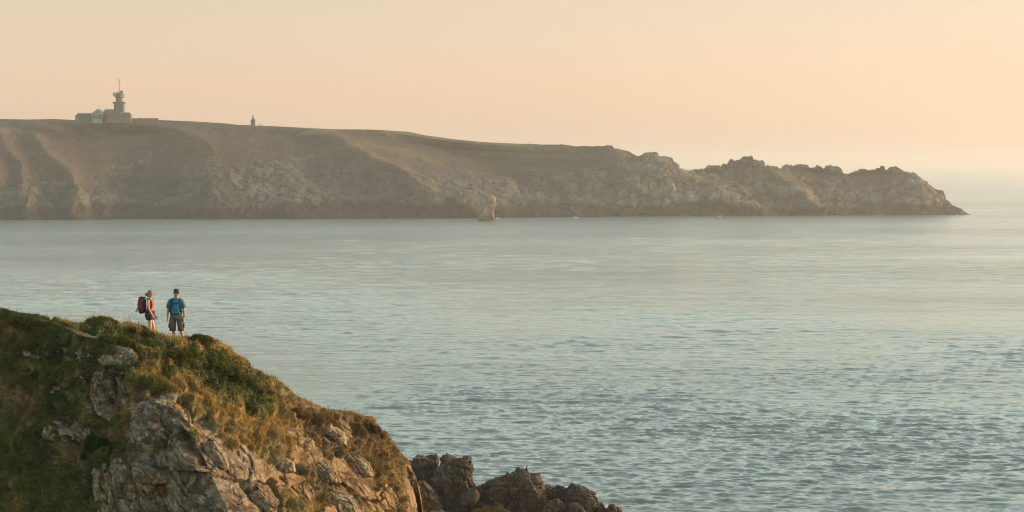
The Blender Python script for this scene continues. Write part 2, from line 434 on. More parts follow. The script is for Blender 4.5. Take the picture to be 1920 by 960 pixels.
ROCKS = [(300, 795, 70, 52, 0.3), (355, 885, 95, 70, 0.5), (215, 925, 45, 55, 0.2), (122, 668, 70, 24, -0.15), (130, 720, 55, 30, -0.1), (110, 805, 42, 30, -0.1), (150, 815, 36, 34, -0.05), (205, 745, 30, 60, 0.15),
         (225, 675, 34, 18, 0.1), (440, 900, 70, 60, 0.3), (530, 905, 90, 60, 0.35), (590, 860, 70, 50, 0.2), (635, 815, 34, 44, 0.2), (655, 900, 60, 70, 0.3), (700, 940, 70, 40, 0.25), (782, 915, 24, 80, .9),
         (545, 812, 32, 16, 0.05), (420, 960, 170, 50, 0.4), (620, 1000, 200, 60, .4), (380, 810, 22, 40, 0.2), (300, 1050, 200, 60, .3)]
def rock_mask(px, py, P):
    m = np.full(px.shape, -1.0)
    for cx, cy, rx, ry, b in ROCKS:
        r2 = ((px - cx) / rx) ** 2 + ((py - cy) / ry) ** 2
        m = np.maximum(m, (1 - r2) * 0.8 + b * (r2 < 2.2))
    m = m + 1.0 * fbm(P / 0.55, 4, 101) - 0.16 + np.clip((230 - px) / 40, 0, 1) * (1.3 * fbm(P / 0.22, 3, 107) - 0.25) - np.interp(px, [420, 520], [0, 0.42])
    return np.clip(m / 0.18, 0, 1)

def veg_palette(px, py, P, jit):
    """what grows where: green gorse and bracken, straw grass, dead heather; jit = per-sample randomness"""
    n1 = fbm(P / 0.9, 3, 201); n2 = fbm(P / 0.45, 3, 211)
    xn = np.interp(py, NOSE[:, 0], NOSE[:, 1]); d = px - xn
    s = interp(RIDGE, px); hm = (py - s) / PXM
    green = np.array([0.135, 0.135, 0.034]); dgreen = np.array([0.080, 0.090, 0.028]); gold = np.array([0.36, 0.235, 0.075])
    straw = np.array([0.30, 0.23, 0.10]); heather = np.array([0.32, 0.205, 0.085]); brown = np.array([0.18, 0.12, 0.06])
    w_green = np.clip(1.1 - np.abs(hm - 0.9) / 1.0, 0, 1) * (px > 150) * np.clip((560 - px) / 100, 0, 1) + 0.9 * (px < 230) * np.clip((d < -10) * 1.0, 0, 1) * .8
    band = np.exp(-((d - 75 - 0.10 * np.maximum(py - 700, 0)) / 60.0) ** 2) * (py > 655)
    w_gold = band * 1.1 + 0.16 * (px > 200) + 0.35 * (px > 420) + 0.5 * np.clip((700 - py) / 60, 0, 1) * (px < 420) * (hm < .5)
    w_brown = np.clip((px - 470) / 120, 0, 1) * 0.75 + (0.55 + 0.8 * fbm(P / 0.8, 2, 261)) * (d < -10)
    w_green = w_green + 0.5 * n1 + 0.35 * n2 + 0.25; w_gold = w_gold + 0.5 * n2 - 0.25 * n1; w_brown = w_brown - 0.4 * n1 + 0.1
    W = np.stack([w_green, w_gold, w_brown], 1) + jit * 0.5
    k = np.argmax(W, 1)
    c = np.where((k == 0)[:, None], green + (dgreen - green) * np.clip(.5 + 2 * n2, 0, 1)[:, None], np.where((k == 1)[:, None], gold + (straw - gold) * np.clip(.5 + n1 * 2, 0, 1)[:, None], heather + (brown - heather) * np.clip(.5 + 2 * n2, 0, 1)[:, None]))
    return c, k

def path_mask(px, py):
    """trodden earth path over the saddle of the ridge"""
    line = [(60, 594), (100, 606), (128, 616), (150, 625), (185, 634), (212, 645)]
    dd = np.full(px.shape, 99.0)
    for (a, b), (c, d) in zip(line[:-1], line[1:]):
        t = np.clip(((px - a) * (c - a) + (py - b) * (d - b)) / ((c - a) ** 2 + (d - b) ** 2), 0, 1)
        dd = np.minimum(dd, np.hypot((px - a - t * (c - a)), (py - b - t * (d - b)) * 1.8))
    w = np.interp(px, [60, 110, 165, 215], [2, 5, 9, 5])
    return np.clip((w - dd) / 3.0, 0, 1)

def build_hill():
    pxs = np.concatenate([np.arange(-700, -60, 8.0), np.arange(-60, 900, 1.45)])
    nt = 400
    t = np.linspace(0, 1, nt) ** 1.08
    s = interp(RIDGE, pxs)
    bot = np.maximum(1210, s + 25)
    PY = s[None] + (bot - s)[None] * t[:, None]
    PX = np.tile(pxs, (nt, 1))
    px, py = PX.ravel(), PY.ravel()
    D = hill_depth(px, py)
    P = np.stack([(px - 960) / F * D, D, H - (py - HZ) / F * D], 1)
    G = P.reshape(nt, -1, 3)
    back = [0.12, 0.25, 0.4, 0.6, 0.85, 1.15, 1.5, 1.9, 2.35, 2.9, 3.6, 4.5, 6, 8, 11, 15, 20, 27, 36]
    rows = []
    for b in back[::-1]:
        q = G[0].copy(); q[:, 1] += b; q[:, 0] *= (q[:, 1] / (q[:, 1] - b)); q[:, 2] -= 0.2 * b + 0.04 * b * b; rows.append(q[None])
    # refine the back rows near the ridge
    A = np.concatenate(rows + [G], 0)
    nb = len(back)
    N = np.cross(np.gradient(A, axis=1), np.gradient(A, axis=0)); N /= np.linalg.norm(N, axis=2, keepdims=True) + 1e-9
    for _ in range(12):
        N[1:-1] = (N[:-2] + N[2:] + N[1:-1]) / 3; N[:, 1:-1] = (N[:, :-2] + N[:, 2:] + N[:, 1:-1]) / 3
    N /= np.linalg.norm(N, axis=2, keepdims=True) + 1e-9
    N = N.reshape(-1, 3)
    if N[:, 1].mean() > 0: N = -N
    P0 = A.reshape(-1, 3).copy()
    PXa = np.concatenate([np.tile(pxs, (nb, 1)), PX], 0).ravel(); PYa = np.concatenate([np.tile(s, (nb, 1)), PY], 0).ravel()
    rock = rock_mask(PXa, PYa, P0); path = path_mask(PXa, PYa)
    isback = np.zeros(A.shape[:2]); isback[:nb] = 1; isback = isback.ravel()
    rock *= (1 - isback * 0.7) * (1 - path); path *= (1 - isback)
    rd = rock_disp(P0 + 0.12 * np.stack([fbm(P0 / .5, 2, 171), fbm(P0 / .5, 2, 172), fbm(P0 / .5, 2, 173)], 1), 1.7, 301)
    fa, fe = facets((P0 @ (rotm('Y', 38) @ rotm('X', 12))) / 0.5, 331)
    soft = 0.20 * fbm(P0 / 1.1, 4, 111) + 0.10 * (np.abs(fbm(P0 / 0.4, 3, 121))) + 0.03 * fbm(P0 / .1, 2, 131)
    clump = 0.30 * (1 - np.abs(fbm(P0 / 0.62, 2, 151)) * 2.2) + 0.13 * (1 - np.abs(fbm(P0 / 0.22, 2, 161)) * 2.2)
    lump = (soft * .6 + clump - .25) * (1 - 0.9 * path)
    disp = lump * (1 - rock) + rock * (0.62 * rd + 0.03) * np.interp(PXa, [380, 480, 745, 775], [1.0, 0.62, 0.6, 0.25])
    edgefade = np.ones(A.shape[:2]); k0 = nb
    hm = np.abs(np.arange(A.shape[0]) - k0)[:, None]
    near_ridge = np.clip(hm / 14.0, 0.35, 1) * np.ones(A.shape[:2])
    near_ridge[:nb] = 0.3
    disp = disp * near_ridge.ravel()
    P = P0 + N * disp[:, None]
    jit = np.random.default_rng(5).normal(0, .25, (len(P), 3))
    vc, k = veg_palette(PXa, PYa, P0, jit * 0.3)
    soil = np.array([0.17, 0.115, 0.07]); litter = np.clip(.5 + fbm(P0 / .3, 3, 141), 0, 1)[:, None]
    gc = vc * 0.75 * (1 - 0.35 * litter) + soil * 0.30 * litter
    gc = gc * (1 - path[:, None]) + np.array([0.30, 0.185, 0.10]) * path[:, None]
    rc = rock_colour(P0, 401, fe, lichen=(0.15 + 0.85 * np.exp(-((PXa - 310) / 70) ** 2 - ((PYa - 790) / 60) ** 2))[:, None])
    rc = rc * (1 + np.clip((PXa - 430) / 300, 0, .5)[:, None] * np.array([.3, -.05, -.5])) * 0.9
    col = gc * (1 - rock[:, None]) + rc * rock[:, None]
    ob = np_mesh('hill', P, grid_faces(A.shape[0], A.shape[1]), M_GROUND, cols=col, smooth=False)
    tag(ob, kind='structure')
    return P.reshape(A.shape), N.reshape(A.shape), rock.reshape(A.shape[:2]), path.reshape(A.shape[:2]), PXa.reshape(A.shape[:2]), PYa.reshape(A.shape[:2]), nb

def rock_colour(P, seed, fe=None, lichen=1.0, warm=0.0):
    a = np.clip(0.5 + 1.3 * fbm(P / 0.5, 4, seed), 0, 1)[:, None]
    b = np.clip((fbm(P / 0.16, 3, seed + 9) - 0.15) / 0.15, 0, 1)[:, None]
    c = np.clip((fbm(P / 0.75, 3, seed + 19) + .5 * fbm(P / .12, 2, seed + 29) - 0.20) / 0.12, 0, 1)[:, None] * lichen
    s = np.clip(fbm((P @ rotm('Y', 38)) / np.array([1.0, 1.0, 0.12]), 3, seed + 39) * 1.2 + .5, 0, 1)[:, None]
    base = np.array([0.115 + warm * .04, 0.083 + warm * .01, 0.052]) * (1 - a) + np.array([0.28, 0.215, 0.14]) * a
    base = base * (0.70 + 0.22 * s + 0.28 * np.clip(.5 + 1.5 * fbm(P / .07, 2, seed + 49), 0, 1)[:, None]) * 0.88
    base = base * (1 - 0.38 * b) + np.array([0.42, 0.37, 0.29]) * 0.38 * b
    base = base * (1 - 0.75 * c) + np.array([0.42, 0.20, 0.035]) * 0.75 * c
    if fe is not None: base = base * (1 - 0.5 * np.exp(-fe / 0.05))[:, None]
    return base
HP, HN, HROCK, HPATH, HPX, HPY, HNB = build_hill()

# ---- separate outcrops and stones: a traced outline given its own depth, then broken into blocks
def outline_rock(name, pts, D, thick, seed, mat=M_ROCK, nth=150, nph=56, disp=0.16, scale=None, profile=0.62, lich=1.0, warm=0.0, jag=1.0, cx=None, cy=None, yoff=0.0, dark=1.0, squash=(0.55, 0.8, 1.35)):
    pts = np.array(pts, float)
    c = pts.mean(0) if cx is None else np.array([cx, cy])
    ang = np.arctan2(pts[:, 1] - c[1], pts[:, 0] - c[0])
    th = np.linspace(-np.pi, np.pi, nth, endpoint=False)
    # radius of the polygon along each direction
    R = np.zeros(nth)
    q = np.roll(pts, -1, 0)
    for i, a in enumerate(th):
        dx, dy = math.cos(a), math.sin(a); best = 0
        for (x1, y1), (x2, y2) in zip(pts - c, q - c):
            den = dx * (y2 - y1) - dy * (x2 - x1)
            if abs(den) < 1e-9: continue
            tt = (x1 * (y2 - y1) - y1 * (x2 - x1)) / den; uu = (x1 * dy - y1 * dx) / den
            if tt > 0 and -1e-6 <= uu <= 1 + 1e-6: best = max(best, tt)
        R[i] = best
    ph = np.linspace(-np.pi / 2, np.pi / 2, nph)
    TH, PH = np.meshgrid(th, ph, indexing='xy')
    cp = np.sign(np.cos(PH)) * np.abs(np.cos(PH)) ** profile; sp = np.sign(np.sin(PH)) * np.abs(np.sin(PH)) ** profile
    Rr = np.tile(R, (nph, 1))
    m = D / F
    X = (c[0] + Rr * cp * np.cos(TH) - 960) * m; Z = H - (c[1] + Rr * cp * np.sin(TH) - HZ) * m; Y = D + thick * sp + yoff
    P = np.stack([X.ravel(), Y.ravel(), Z.ravel()], 1)
    ctr = np.array([(c[0] - 960) * m, D, H - (c[1] - HZ) * m])
    size = R.mean() * m
    Nn = P - ctr; Nn[:, 1] *= (size / thick) ** 2; Nn /= np.linalg.norm(Nn, axis=1, keepdims=True) + 1e-9
    sc = scale or size * 1.1
    d = rock_disp(P, sc, seed, squash=squash)
    P = P + Nn * (d * disp * size * 2.0 * (0.45 + 0.55 * np.abs(sp.ravel())))[:, None]
    idx = np.arange(nph * nth).reshape(nph, nth)
    n2 = np.roll(idx, -1, 1)
    Fq = np.stack([idx[:-1].ravel(), n2[:-1].ravel(), n2[1:].ravel(), idx[1:].ravel()], 1)
    fa, fe = facets(P / (sc * .5), seed + 91)
    k = 1.0 / max(1.0, size / 0.6)
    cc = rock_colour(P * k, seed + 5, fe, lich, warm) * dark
    base = (float(ctr[0]), float(ctr[1]), float(P[:, 2].min()))
    return np_mesh(name, P, Fq, mat, cols=cc, smooth=False, loc=base)

def hill_at(px, py):
    return float(hill_depth(np.array([float(px)]), np.array([float(py)]))[0])

OUT = [
 ([(262, 760), (285, 748), (322, 752), (350, 770), (363, 795), (358, 822), (330, 835), (298, 832), (262, 826), (248, 800)], 0.75, 'broad blocky outcrop spotted with orange lichen below the straw grass'),
 ([(249, 868), (262, 864), (300, 885), (345, 915), (372, 948), (380, 975), (300, 990), (268, 960), (264, 925), (250, 895)], 0.60, 'long grey slab leaning down to the right at the bottom of the hill'),
 ([(176, 700), (196, 688), (214, 702), (222, 735), (214, 765), (186, 770), (172, 738)], 0.45, 'upright brown rock hump in the middle of the shaded slope'),
 ([(180, 756), (206, 752), (228, 764), (232, 782), (210, 790), (188, 778)], 0.4, 'small banded ledge under the upright brown rock hump'),
 ([(84, 800), (100, 790), (116, 798), (122, 818), (114, 832), (90, 824), (78, 812)], 0.32, 'squat stone with a yellow lichen spot in the dark grass'),
 ([(132, 800), (150, 788), (172, 800), (182, 824), (166, 832), (146, 818)], 0.32, 'cleft pale stone in the shade, right of the yellow spotted stone'),
 ([(196, 892), (206, 884), (220, 900), (232, 935), (238, 965), (216, 980), (202, 940)], 0.4, 'narrow pale fin of rock left of the long grey slab'),
 ([(176, 895), (188, 890), (200, 930), (208, 975), (188, 985), (178, 940)], 0.35, 'outermost rock fin beside the dark grass at the bottom of the hill'),
 ([(380, 830), (402, 826), (425, 848), (432, 880), (410, 892), (386, 870)], 0.42, 'tilted block with a sunlit right edge beneath the straw grass band'),
 ([(435, 895), (470, 890), (500, 915), (520, 945), (490, 962), (450, 950)], 0.5, 'dark split boulder at the foot of the slope right of the grey slab'),
 ([(598, 800), (622, 796), (646, 812), (652, 834), (630, 842), (606, 826)], 0.38, 'knobbly pale outcrop high on the brown heather slope'),
 ([(560, 868), (596, 862), (632, 880), (640, 905), (600, 915), (566, 898)], 0.42, 'flat sunlit slab in the middle of the lower right slope'),
 ([(640, 850), (664, 846), (690, 868), (700, 892), (676, 900), (650, 880)], 0.36, 'sunlit block between dry grass and the cliff edge'),
 ([(500, 858), (524, 850), (552, 866), (556, 884), (526, 890), (504, 878)], 0.34, 'low sunlit knob above the foot of the slope'),
 ([(588, 925), (625, 918), (668, 938), (680, 965), (640, 980), (596, 962)], 0.45, 'wide sunlit slab cut by the bottom edge of the picture'),
]
for i, (pts, th, lab) in enumerate(OUT):
    c = np.array(pts, float).mean(0)
    D = hill_at(c[0], c[1]) + 0.22
    o = outline_rock('outcrop', pts, D, th, 500 + i * 13, disp=0.26, scale=0.62, nth=190, nph=90, lich=0.9 if i == 0 else 0.25, warm=1.0 if c[0] > 430 else 0.2)
    tag(o, lab, 'rock', 'rock outcrops on the near hill')

# small loose stones on the shaded slope
STN = [(52, 664, 10, 6), (64, 668, 7, 5), (73, 670, 5, 4), (108, 662, 6, 5), (47, 660, 5, 3), (120, 690, 5, 4), (133, 676, 5, 4), (148, 695, 7, 10), (144, 703, 5, 5), (108, 728, 11, 6), (122, 722, 8, 6), (99, 735, 5, 3),
       (160, 716, 5, 5), (165, 732, 4, 6), (160, 766, 6, 5), (180, 776, 3, 5), (165, 650, 4, 3), (180, 712, 4, 5), (136, 738, 4, 3), (152, 742, 4, 3), (118, 820, 4, 5), (40, 930, 3, 2), (228, 700, 4, 3), (236, 672, 4, 3), (225, 668, 5, 3)]
STL = ['largest pale stone of the cluster high on the dark slope under the path', 'pale stone touching the right side of the largest stone in the high left cluster', 'small stone at the right end of the high left cluster',
 'lone pale stone right of the high left cluster, below the path', 'flat sliver at the left end of the high left cluster', 'small stone halfway between the high cluster and the upright rock hump',
 'small stone just below the lone pale stone on the upper shaded slope', 'tall narrow white stone left of the upright brown rock hump', 'small stone leaning on the tall narrow white stone', 'widest flat pale slab low in the middle of the shaded slope',
 'pale slab overlapping the upper right end of the widest flat slab', 'small sliver left of the widest flat slab', 'small stone below the tall narrow white stone', 'small upright stone against the left foot of the upright rock hump',
 'pale stone above the cleft pale stone', 'thin upright chip left of the small banded ledge', 'small flat stone near the right end of the dirt path', 'small stone at the left edge of the upright brown hump',
 'small flat chip right of the bright green tussock', 'small flat chip between the green tussock and the upright rock hump', 'white chip between the yellow spotted stone and the cleft stone', 'tiny white chip alone in the dark grass at the lower left',
 'small chip on the right side of the upright brown hump', 'small sunlit chip above the long yellow green tussock', 'pale chip at the top right of the upright brown hump']
for i, (x, y, rx, ry) in enumerate(STN):
    pts = [(x + rx * math.cos(a) * random.uniform(.75, 1.15), y + ry * math.sin(a) * random.uniform(.75, 1.15)) for a in np.linspace(0, 2 * math.pi, 8)[:-1]]
    o = outline_rock('stone', pts, hill_at(x, y) - 0.08, rx / 60 * .8, 900 + i * 7, disp=0.22, nth=26, nph=12)
    tag(o, STL[i], 'stone', 'small pale stones on the shaded slope')

# ---- ground cover: blades and twigs growing on the hill
def blades(name, base, nrm, L, W, cols, lean=0.5, up=0.5, seed=1, parent=None, loc=(0, 0, 0)):
    r = np.random.default_rng(seed); n = len(base)
    d = nrm * (1 - up) + np.array([0, 0, 1.0]) * up + r.normal(0, lean, (n, 3)); d /= np.linalg.norm(d, axis=1, keepdims=True)
    side = np.cross(d, r.normal(0, 1, (n, 3))); side /= np.linalg.norm(side, axis=1, keepdims=True) + 1e-9
    bend = r.normal(0, .25, (n, 3)); bend[:, 2] -= 0.15
    a = base - side * W[:, None] / 2; b = base + side * W[:, None] / 2
    m1 = base + d * L[:, None] * .55 + side * W[:, None] * .4; m0 = base + d * L[:, None] * .55 - side * W[:, None] * .4
    tip = base + d * L[:, None] + bend * L[:, None] * .4
    V = np.stack([a, b, m1, m0, tip], 1).reshape(-1, 3)
    k = np.arange(n)[:, None] * 5
    T = np.concatenate([k + np.array([[0, 1, 2]]), k + np.array([[0, 2, 3]]), k + np.array([[3, 2, 4]])], 1).reshape(-1, 3)
    C = np.repeat(cols, 5, 0)
    return np_mesh(name, V, T, M_LEAF, parent, cols=C, smooth=False, k=3, loc=loc)

def grow():
    r = np.random.default_rng(11)
    nr, nc = HROCK.shape
    c0 = int(np.searchsorted(HPX[0], -60))
    # area weights
    A = HP
    e1 = np.linalg.norm(A[1:, 1:] - A[:-1, 1:], axis=2); e2 = np.linalg.norm(A[1:, 1:] - A[1:, :-1], axis=2)
    w = e1 * e2; w[:HNB - 12] = 0; w[:, :c0] = 0
    vis = (HPY[1:, 1:] < 985)
    w = w * vis * np.clip(1 - HROCK[1:, 1:] * 1.15, 0.0, 1) * (1 - HPATH[1:, 1:] * 0.85)
    w[:HNB] *= 0.5
    p = (w / w.sum()).ravel()
    n = 430000
    idx = r.choice(p.size, n, p=p)
    i, j = np.divmod(idx, nc - 1); i += 1; j += 1
    f1, f2 = r.uniform(0, 1, (n, 1)), r.uniform(0, 1, (n, 1))
    base = A[i, j] * (1 - f1) + A[i - 1, j] * f1; base = base + (A[i, j - 1] - A[i, j]) * f2
    nn = HN[i, j]
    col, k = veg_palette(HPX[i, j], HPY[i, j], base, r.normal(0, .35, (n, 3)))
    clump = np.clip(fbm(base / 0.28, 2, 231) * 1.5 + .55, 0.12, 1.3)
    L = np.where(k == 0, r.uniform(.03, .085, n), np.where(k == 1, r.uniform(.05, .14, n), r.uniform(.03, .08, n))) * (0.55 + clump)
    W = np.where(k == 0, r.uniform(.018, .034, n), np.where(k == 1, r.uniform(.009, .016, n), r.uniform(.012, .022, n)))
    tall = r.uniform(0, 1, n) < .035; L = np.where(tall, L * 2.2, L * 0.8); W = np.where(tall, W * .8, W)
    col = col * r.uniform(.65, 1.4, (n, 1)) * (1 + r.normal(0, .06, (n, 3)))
    keep = ~((HPATH[i, j] > .8))
    for kk, nm, lab in ((0, 'low_shrubs', 1), (1, 'grass', 1), (2, 'heather', 1)):
        m = (k == kk) & keep
        o = blades(nm, base[m] - nn[m] * .01, nn[m], L[m], W[m], np.clip(col[m], 0, 1), lean=[.7, .35, .8][kk], up=[.4, .75, .3][kk], seed=20 + kk)
        tag(o, {0: 'low green gorse and bracken cover on the near hill', 1: 'dry straw coloured grass on the near hill', 2: 'brown dead heather cover on the near hill'}[kk], {0: 'shrubs', 1: 'grass', 2: 'heather'}[kk], kind='stuff')
grow()

def bush(name, px, py, w, h, seed, colA, colB, lab, n=9000, blade=.085, up=.35, lean=.6, wd=.018, spikes=0, dy=0.0):
    """a rounded bush of short leafy twigs on a woody core"""
    r = np.random.default_rng(seed)
    D = hill_at(px, py) + dy
    c = np.array([(px - 960) / F * D, D, H - (py - HZ) / F * D])
    W2, H2 = w / PXM / 2, h / PXM
    nl = 6
    lob = []
    for q in range(nl):
        ox = (q / (nl - 1) - .5) * w * .72; qx = px + ox
        sy = float(interp(RIDGE, np.array([qx]))[0]); oy = max(py + (interp(RIDGE, np.array([qx]))[0] - interp(RIDGE, np.array([float(px)]))[0]) * .8 + r.uniform(-.3, .3) * h, sy + 3)
        Dq = hill_at(qx, oy) + dy
        lob.append([(qx - 960) / F * Dq, Dq + r.uniform(-.12, .12), H - (oy - HZ) / F * Dq])
    lob = np.array(lob); ls = r.uniform(.7, 1.15, nl) * (1 - .35 * np.abs(np.linspace(-1, 1, nl)))
    k = r.integers(0, nl, n)
    u = r.normal(0, 1, (n, 3)); u /= np.linalg.norm(u, axis=1, keepdims=True); u[:, 2] = np.abs(u[:, 2])
    lump = 1 + 0.35 * fbm(u * 2.6 + k[:, None] * 9 + seed, 3, seed) + 0.15 * fbm(u * 8 + seed, 2, seed + 3)
    rad = lump * (1 - 0.35 * r.uniform(0, 1, n) ** 2) * ls[k]
    base = lob[k] + u * rad[:, None] * np.array([W2 * .38, W2 * .38, H2 * 1.15])
    cols = np.array(colA) + (np.array(colB) - np.array(colA)) * r.uniform(0, 1, (n, 1)); cols = cols * r.uniform(.5, 1.5, (n, 1))
    nrm = u * np.array([1, 1, .8]); nrm /= np.linalg.norm(nrm, axis=1, keepdims=True)
    L = r.uniform(.4, 1.1, n) * blade; Wd = r.uniform(.7, 1.3, n) * wd
    root = bpy.data.objects.new(name, None); root.location = tuple(c - np.array([0, 0, .1])); link(root)
    loc = Vector(root.location)
    o = blades('foliage', base - np.array(loc), nrm, L, Wd, cols, lean=lean, up=up, seed=seed, parent=root)
    # core of branches
    nb = 40; dirs = r.normal(0, 1, (nb, 3)); dirs[:, 2] = np.abs(dirs[:, 2]) + .2; dirs /= np.linalg.norm(dirs, axis=1, keepdims=True)
    bb = np.tile(np.array([0, 0, 0.0]), (nb, 1)) + r.normal(0, .02, (nb, 3))
    tipL = np.full(nb, 1.0) * H2
    o2 = blades('stem', bb, dirs * np.array([W2 / H2, W2 / H2, 1]), tipL + .1, np.full(nb, .02), np.tile(np.array([0.08, .055, .035]), (nb, 1)), lean=.1, up=.1, seed=seed + 1, parent=root)
    tag(root, lab, 'bush')
    return root
G1, G2 = (0.135, 0.130, 0.030), (0.065, 0.080, 0.022); B1, B2 = (0.20, 0.12, 0.05), (0.10, 0.08, 0.03)
bush('gorse_bush', 192, 606, 62, 12, 61, G1, B2, 'tall gorse bush on the ridge left of the woman, its top tinged brown', n=14000, dy=.05)
bush('gorse_bush', 262, 624, 60, 12, 62, G1, G2, 'dense green gorse bush in front of the woman', n=12000)
bush('gorse_bush', 378, 642, 54, 12, 63, B2, G2, 'dark rounded gorse bush on the ridge just right of the man', n=12000, dy=.05)
bush('gorse_bush', 215, 640, 60, 9, 64, G1, G2, 'low bright gorse bush at the end of the dirt path', n=10000)
bush('grass_tussock', 112, 752, 44, 11, 65, (0.085, .13, .03), (0.05, .09, .02), 'small bright green tussock on the shaded rocky slope', n=9000, blade=.12, up=.6, lean=.3, wd=.008)
bush('grass_tussock', 186, 850, 70, 26, 66, (0.04, .085, .022), (0.03, .06, .018), 'large dark green tussock below the stones in the shade', n=16000, blade=.16, up=.55, lean=.3, wd=.008)
bush('grass_tussock', 292, 735, 74, 22, 67, (0.12, .13, .03), (0.22, .17, .05), 'long yellow green tussock hanging over the lichen outcrop', n=15000, blade=.16, up=.5, lean=.35, wd=.008)
bush('gorse_bush', 430, 700, 90, 16, 68, G1, G2, 'broad green gorse bush in the middle of the sunny slope', n=15000)
bush('heather_bush', 590, 790, 90, 16, 69, (0.24, .14, .06), (0.15, .095, .05), 'rust brown heather mound near the crest of the lower right slope', n=14000, blade=.05)
bush('heather_bush', 705, 812, 46, 16, 70, (0.16, .10, .05), (0.10, .07, .04), 'dark brown heather mound hanging over the cliff edge', n=10000, blade=.05)
bush('gorse_bush', 345, 668, 60, 13, 72, G1, G2, 'round green gorse bush just below the man', n=11000)
bush('gorse_bush', 60, 608, 80, 9, 73, G1, B2, 'low sunlit gorse bush on the ridge left of the dirt path', n=11000)
bush('grass_tussock', 700, 880, 46, 20, 74, (0.13, .13, .03), (0.28, .19, .06), 'yellow green tussock on the steep slope near the cliff edge', n=8000, blade=.12, up=.5, lean=.35, wd=.008)

# ------------------------------------------------------------------ SHORE ROCKS below the hill
SD = 222.0
SHORE = [
 ('crag', [(760, 884), (766, 870), (776, 866), (785, 860), (797, 861), (806, 864), (818, 862), (820, 876), (824, 892), (832, 916), (842, 940), (860, 975), (858, 1010), (770, 1010), (752, 940)], 4, 2.6, 'greyish pointed crag nearest the cliff edge', 0.4),
 ('crag', [(783, 905), (796, 902), (806, 914), (820, 932), (830, 950), (838, 985), (800, 1000), (780, 960)], -1.5, 1.8, 'ribbed low crag in front of the greyish pointed crag', 0.2),
 ('crag', [(818, 880), (832, 868), (840, 860), (858, 860), (877, 859), (882, 864), (886, 872), (886, 884), (880, 889), (884, 900), (890, 912), (898, 924), (892, 950), (880, 1005), (840, 1005), (824, 940), (816, 905)], 2, 2.8, 'tall square topped crag with an overhanging right edge', 0.5),
 ('boulder', [(866, 930), (880, 921), (893, 918), (899, 928), (892, 942), (876, 948), (862, 945)], -2.5, 1.0, 'wedge shaped boulder at the foot of the tall square topped crag', 0.4),
 ('boulder', [(893, 912), (899, 910), (904, 918), (906, 935), (898, 945), (892, 930)], 1, .7, 'small rounded boulder between the square topped crag and the big dome', 0.2),
 ('crag', [(902, 932), (906, 918), (917, 909), (932, 903), (948, 897), (958, 892), (968, 889), (988, 888), (992, 896), (1006, 896), (1014, 901), (1021, 911), (1024, 925), (1030, 945), (1030, 1005), (910, 1005), (900, 960)], 3, 4.0, 'big domed brown crag with a gull standing on top', 0.5),
 ('crag', [(1016, 916), (1030, 914), (1044, 913), (1056, 914), (1066, 919), (1070, 940), (1066, 985), (1020, 985), (1012, 940)], 5, 2.2, 'low flat topped crag behind the right flank of the dome', 0.5),
 ('crag', [(1062, 924), (1068, 917), (1076, 911), (1087, 909), (1094, 916), (1104, 923), (1115, 930), (1118, 942), (1114, 965), (1100, 1000), (1064, 1000), (1058, 950)], 2, 2.4, 'jagged knobbly crag at the right of the shore rocks', 0.4),
 ('boulder', [(1018, 952), (1030, 940), (1044, 936), (1056, 942), (1062, 960), (1056, 1000), (1022, 1000), (1014, 970)], -1.5, 1.3, 'pale rounded boulder in front of the flat topped crag', 0.1),
 ('boulder', [(1064, 948), (1078, 944), (1092, 950), (1100, 968), (1096, 1000), (1066, 1000)], -1.5, 1.2, 'pale boulder in front of the jagged knobbly crag', 0.1),
 ('boulder', [(1114, 948), (1121, 942), (1131, 944), (1134, 950), (1140, 966), (1136, 1000), (1112, 1000)], 1, 1.2, 'low boulder right of the jagged knobbly crag', 0.2),
 ('boulder', [(1137, 955), (1143, 945), (1152, 945), (1156, 956), (1156, 1000), (1138, 1000)], 0, .8, 'small upright boulder near the right end of the shore rocks', 0.2),
 ('boulder', [(1152, 956), (1158, 950), (1165, 955), (1172, 970), (1172, 1000), (1152, 1000)], 1, .8, 'last small boulder at the right end of the shore rocks', 0.2),
]
for i, (nm, pts, dd, th, lab, warm) in enumerate(SHORE):
    cy = np.array(pts)[:, 1]; c = (np.array(pts)[:, 0].mean(), min(cy.mean(), 945) if nm == 'crag' else cy.mean())
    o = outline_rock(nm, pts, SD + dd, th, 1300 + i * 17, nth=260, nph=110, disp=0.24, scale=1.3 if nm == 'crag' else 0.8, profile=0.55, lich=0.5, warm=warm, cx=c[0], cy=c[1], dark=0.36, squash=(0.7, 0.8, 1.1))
    tag(o, lab, 'rock', 'shore rocks below the near hill')

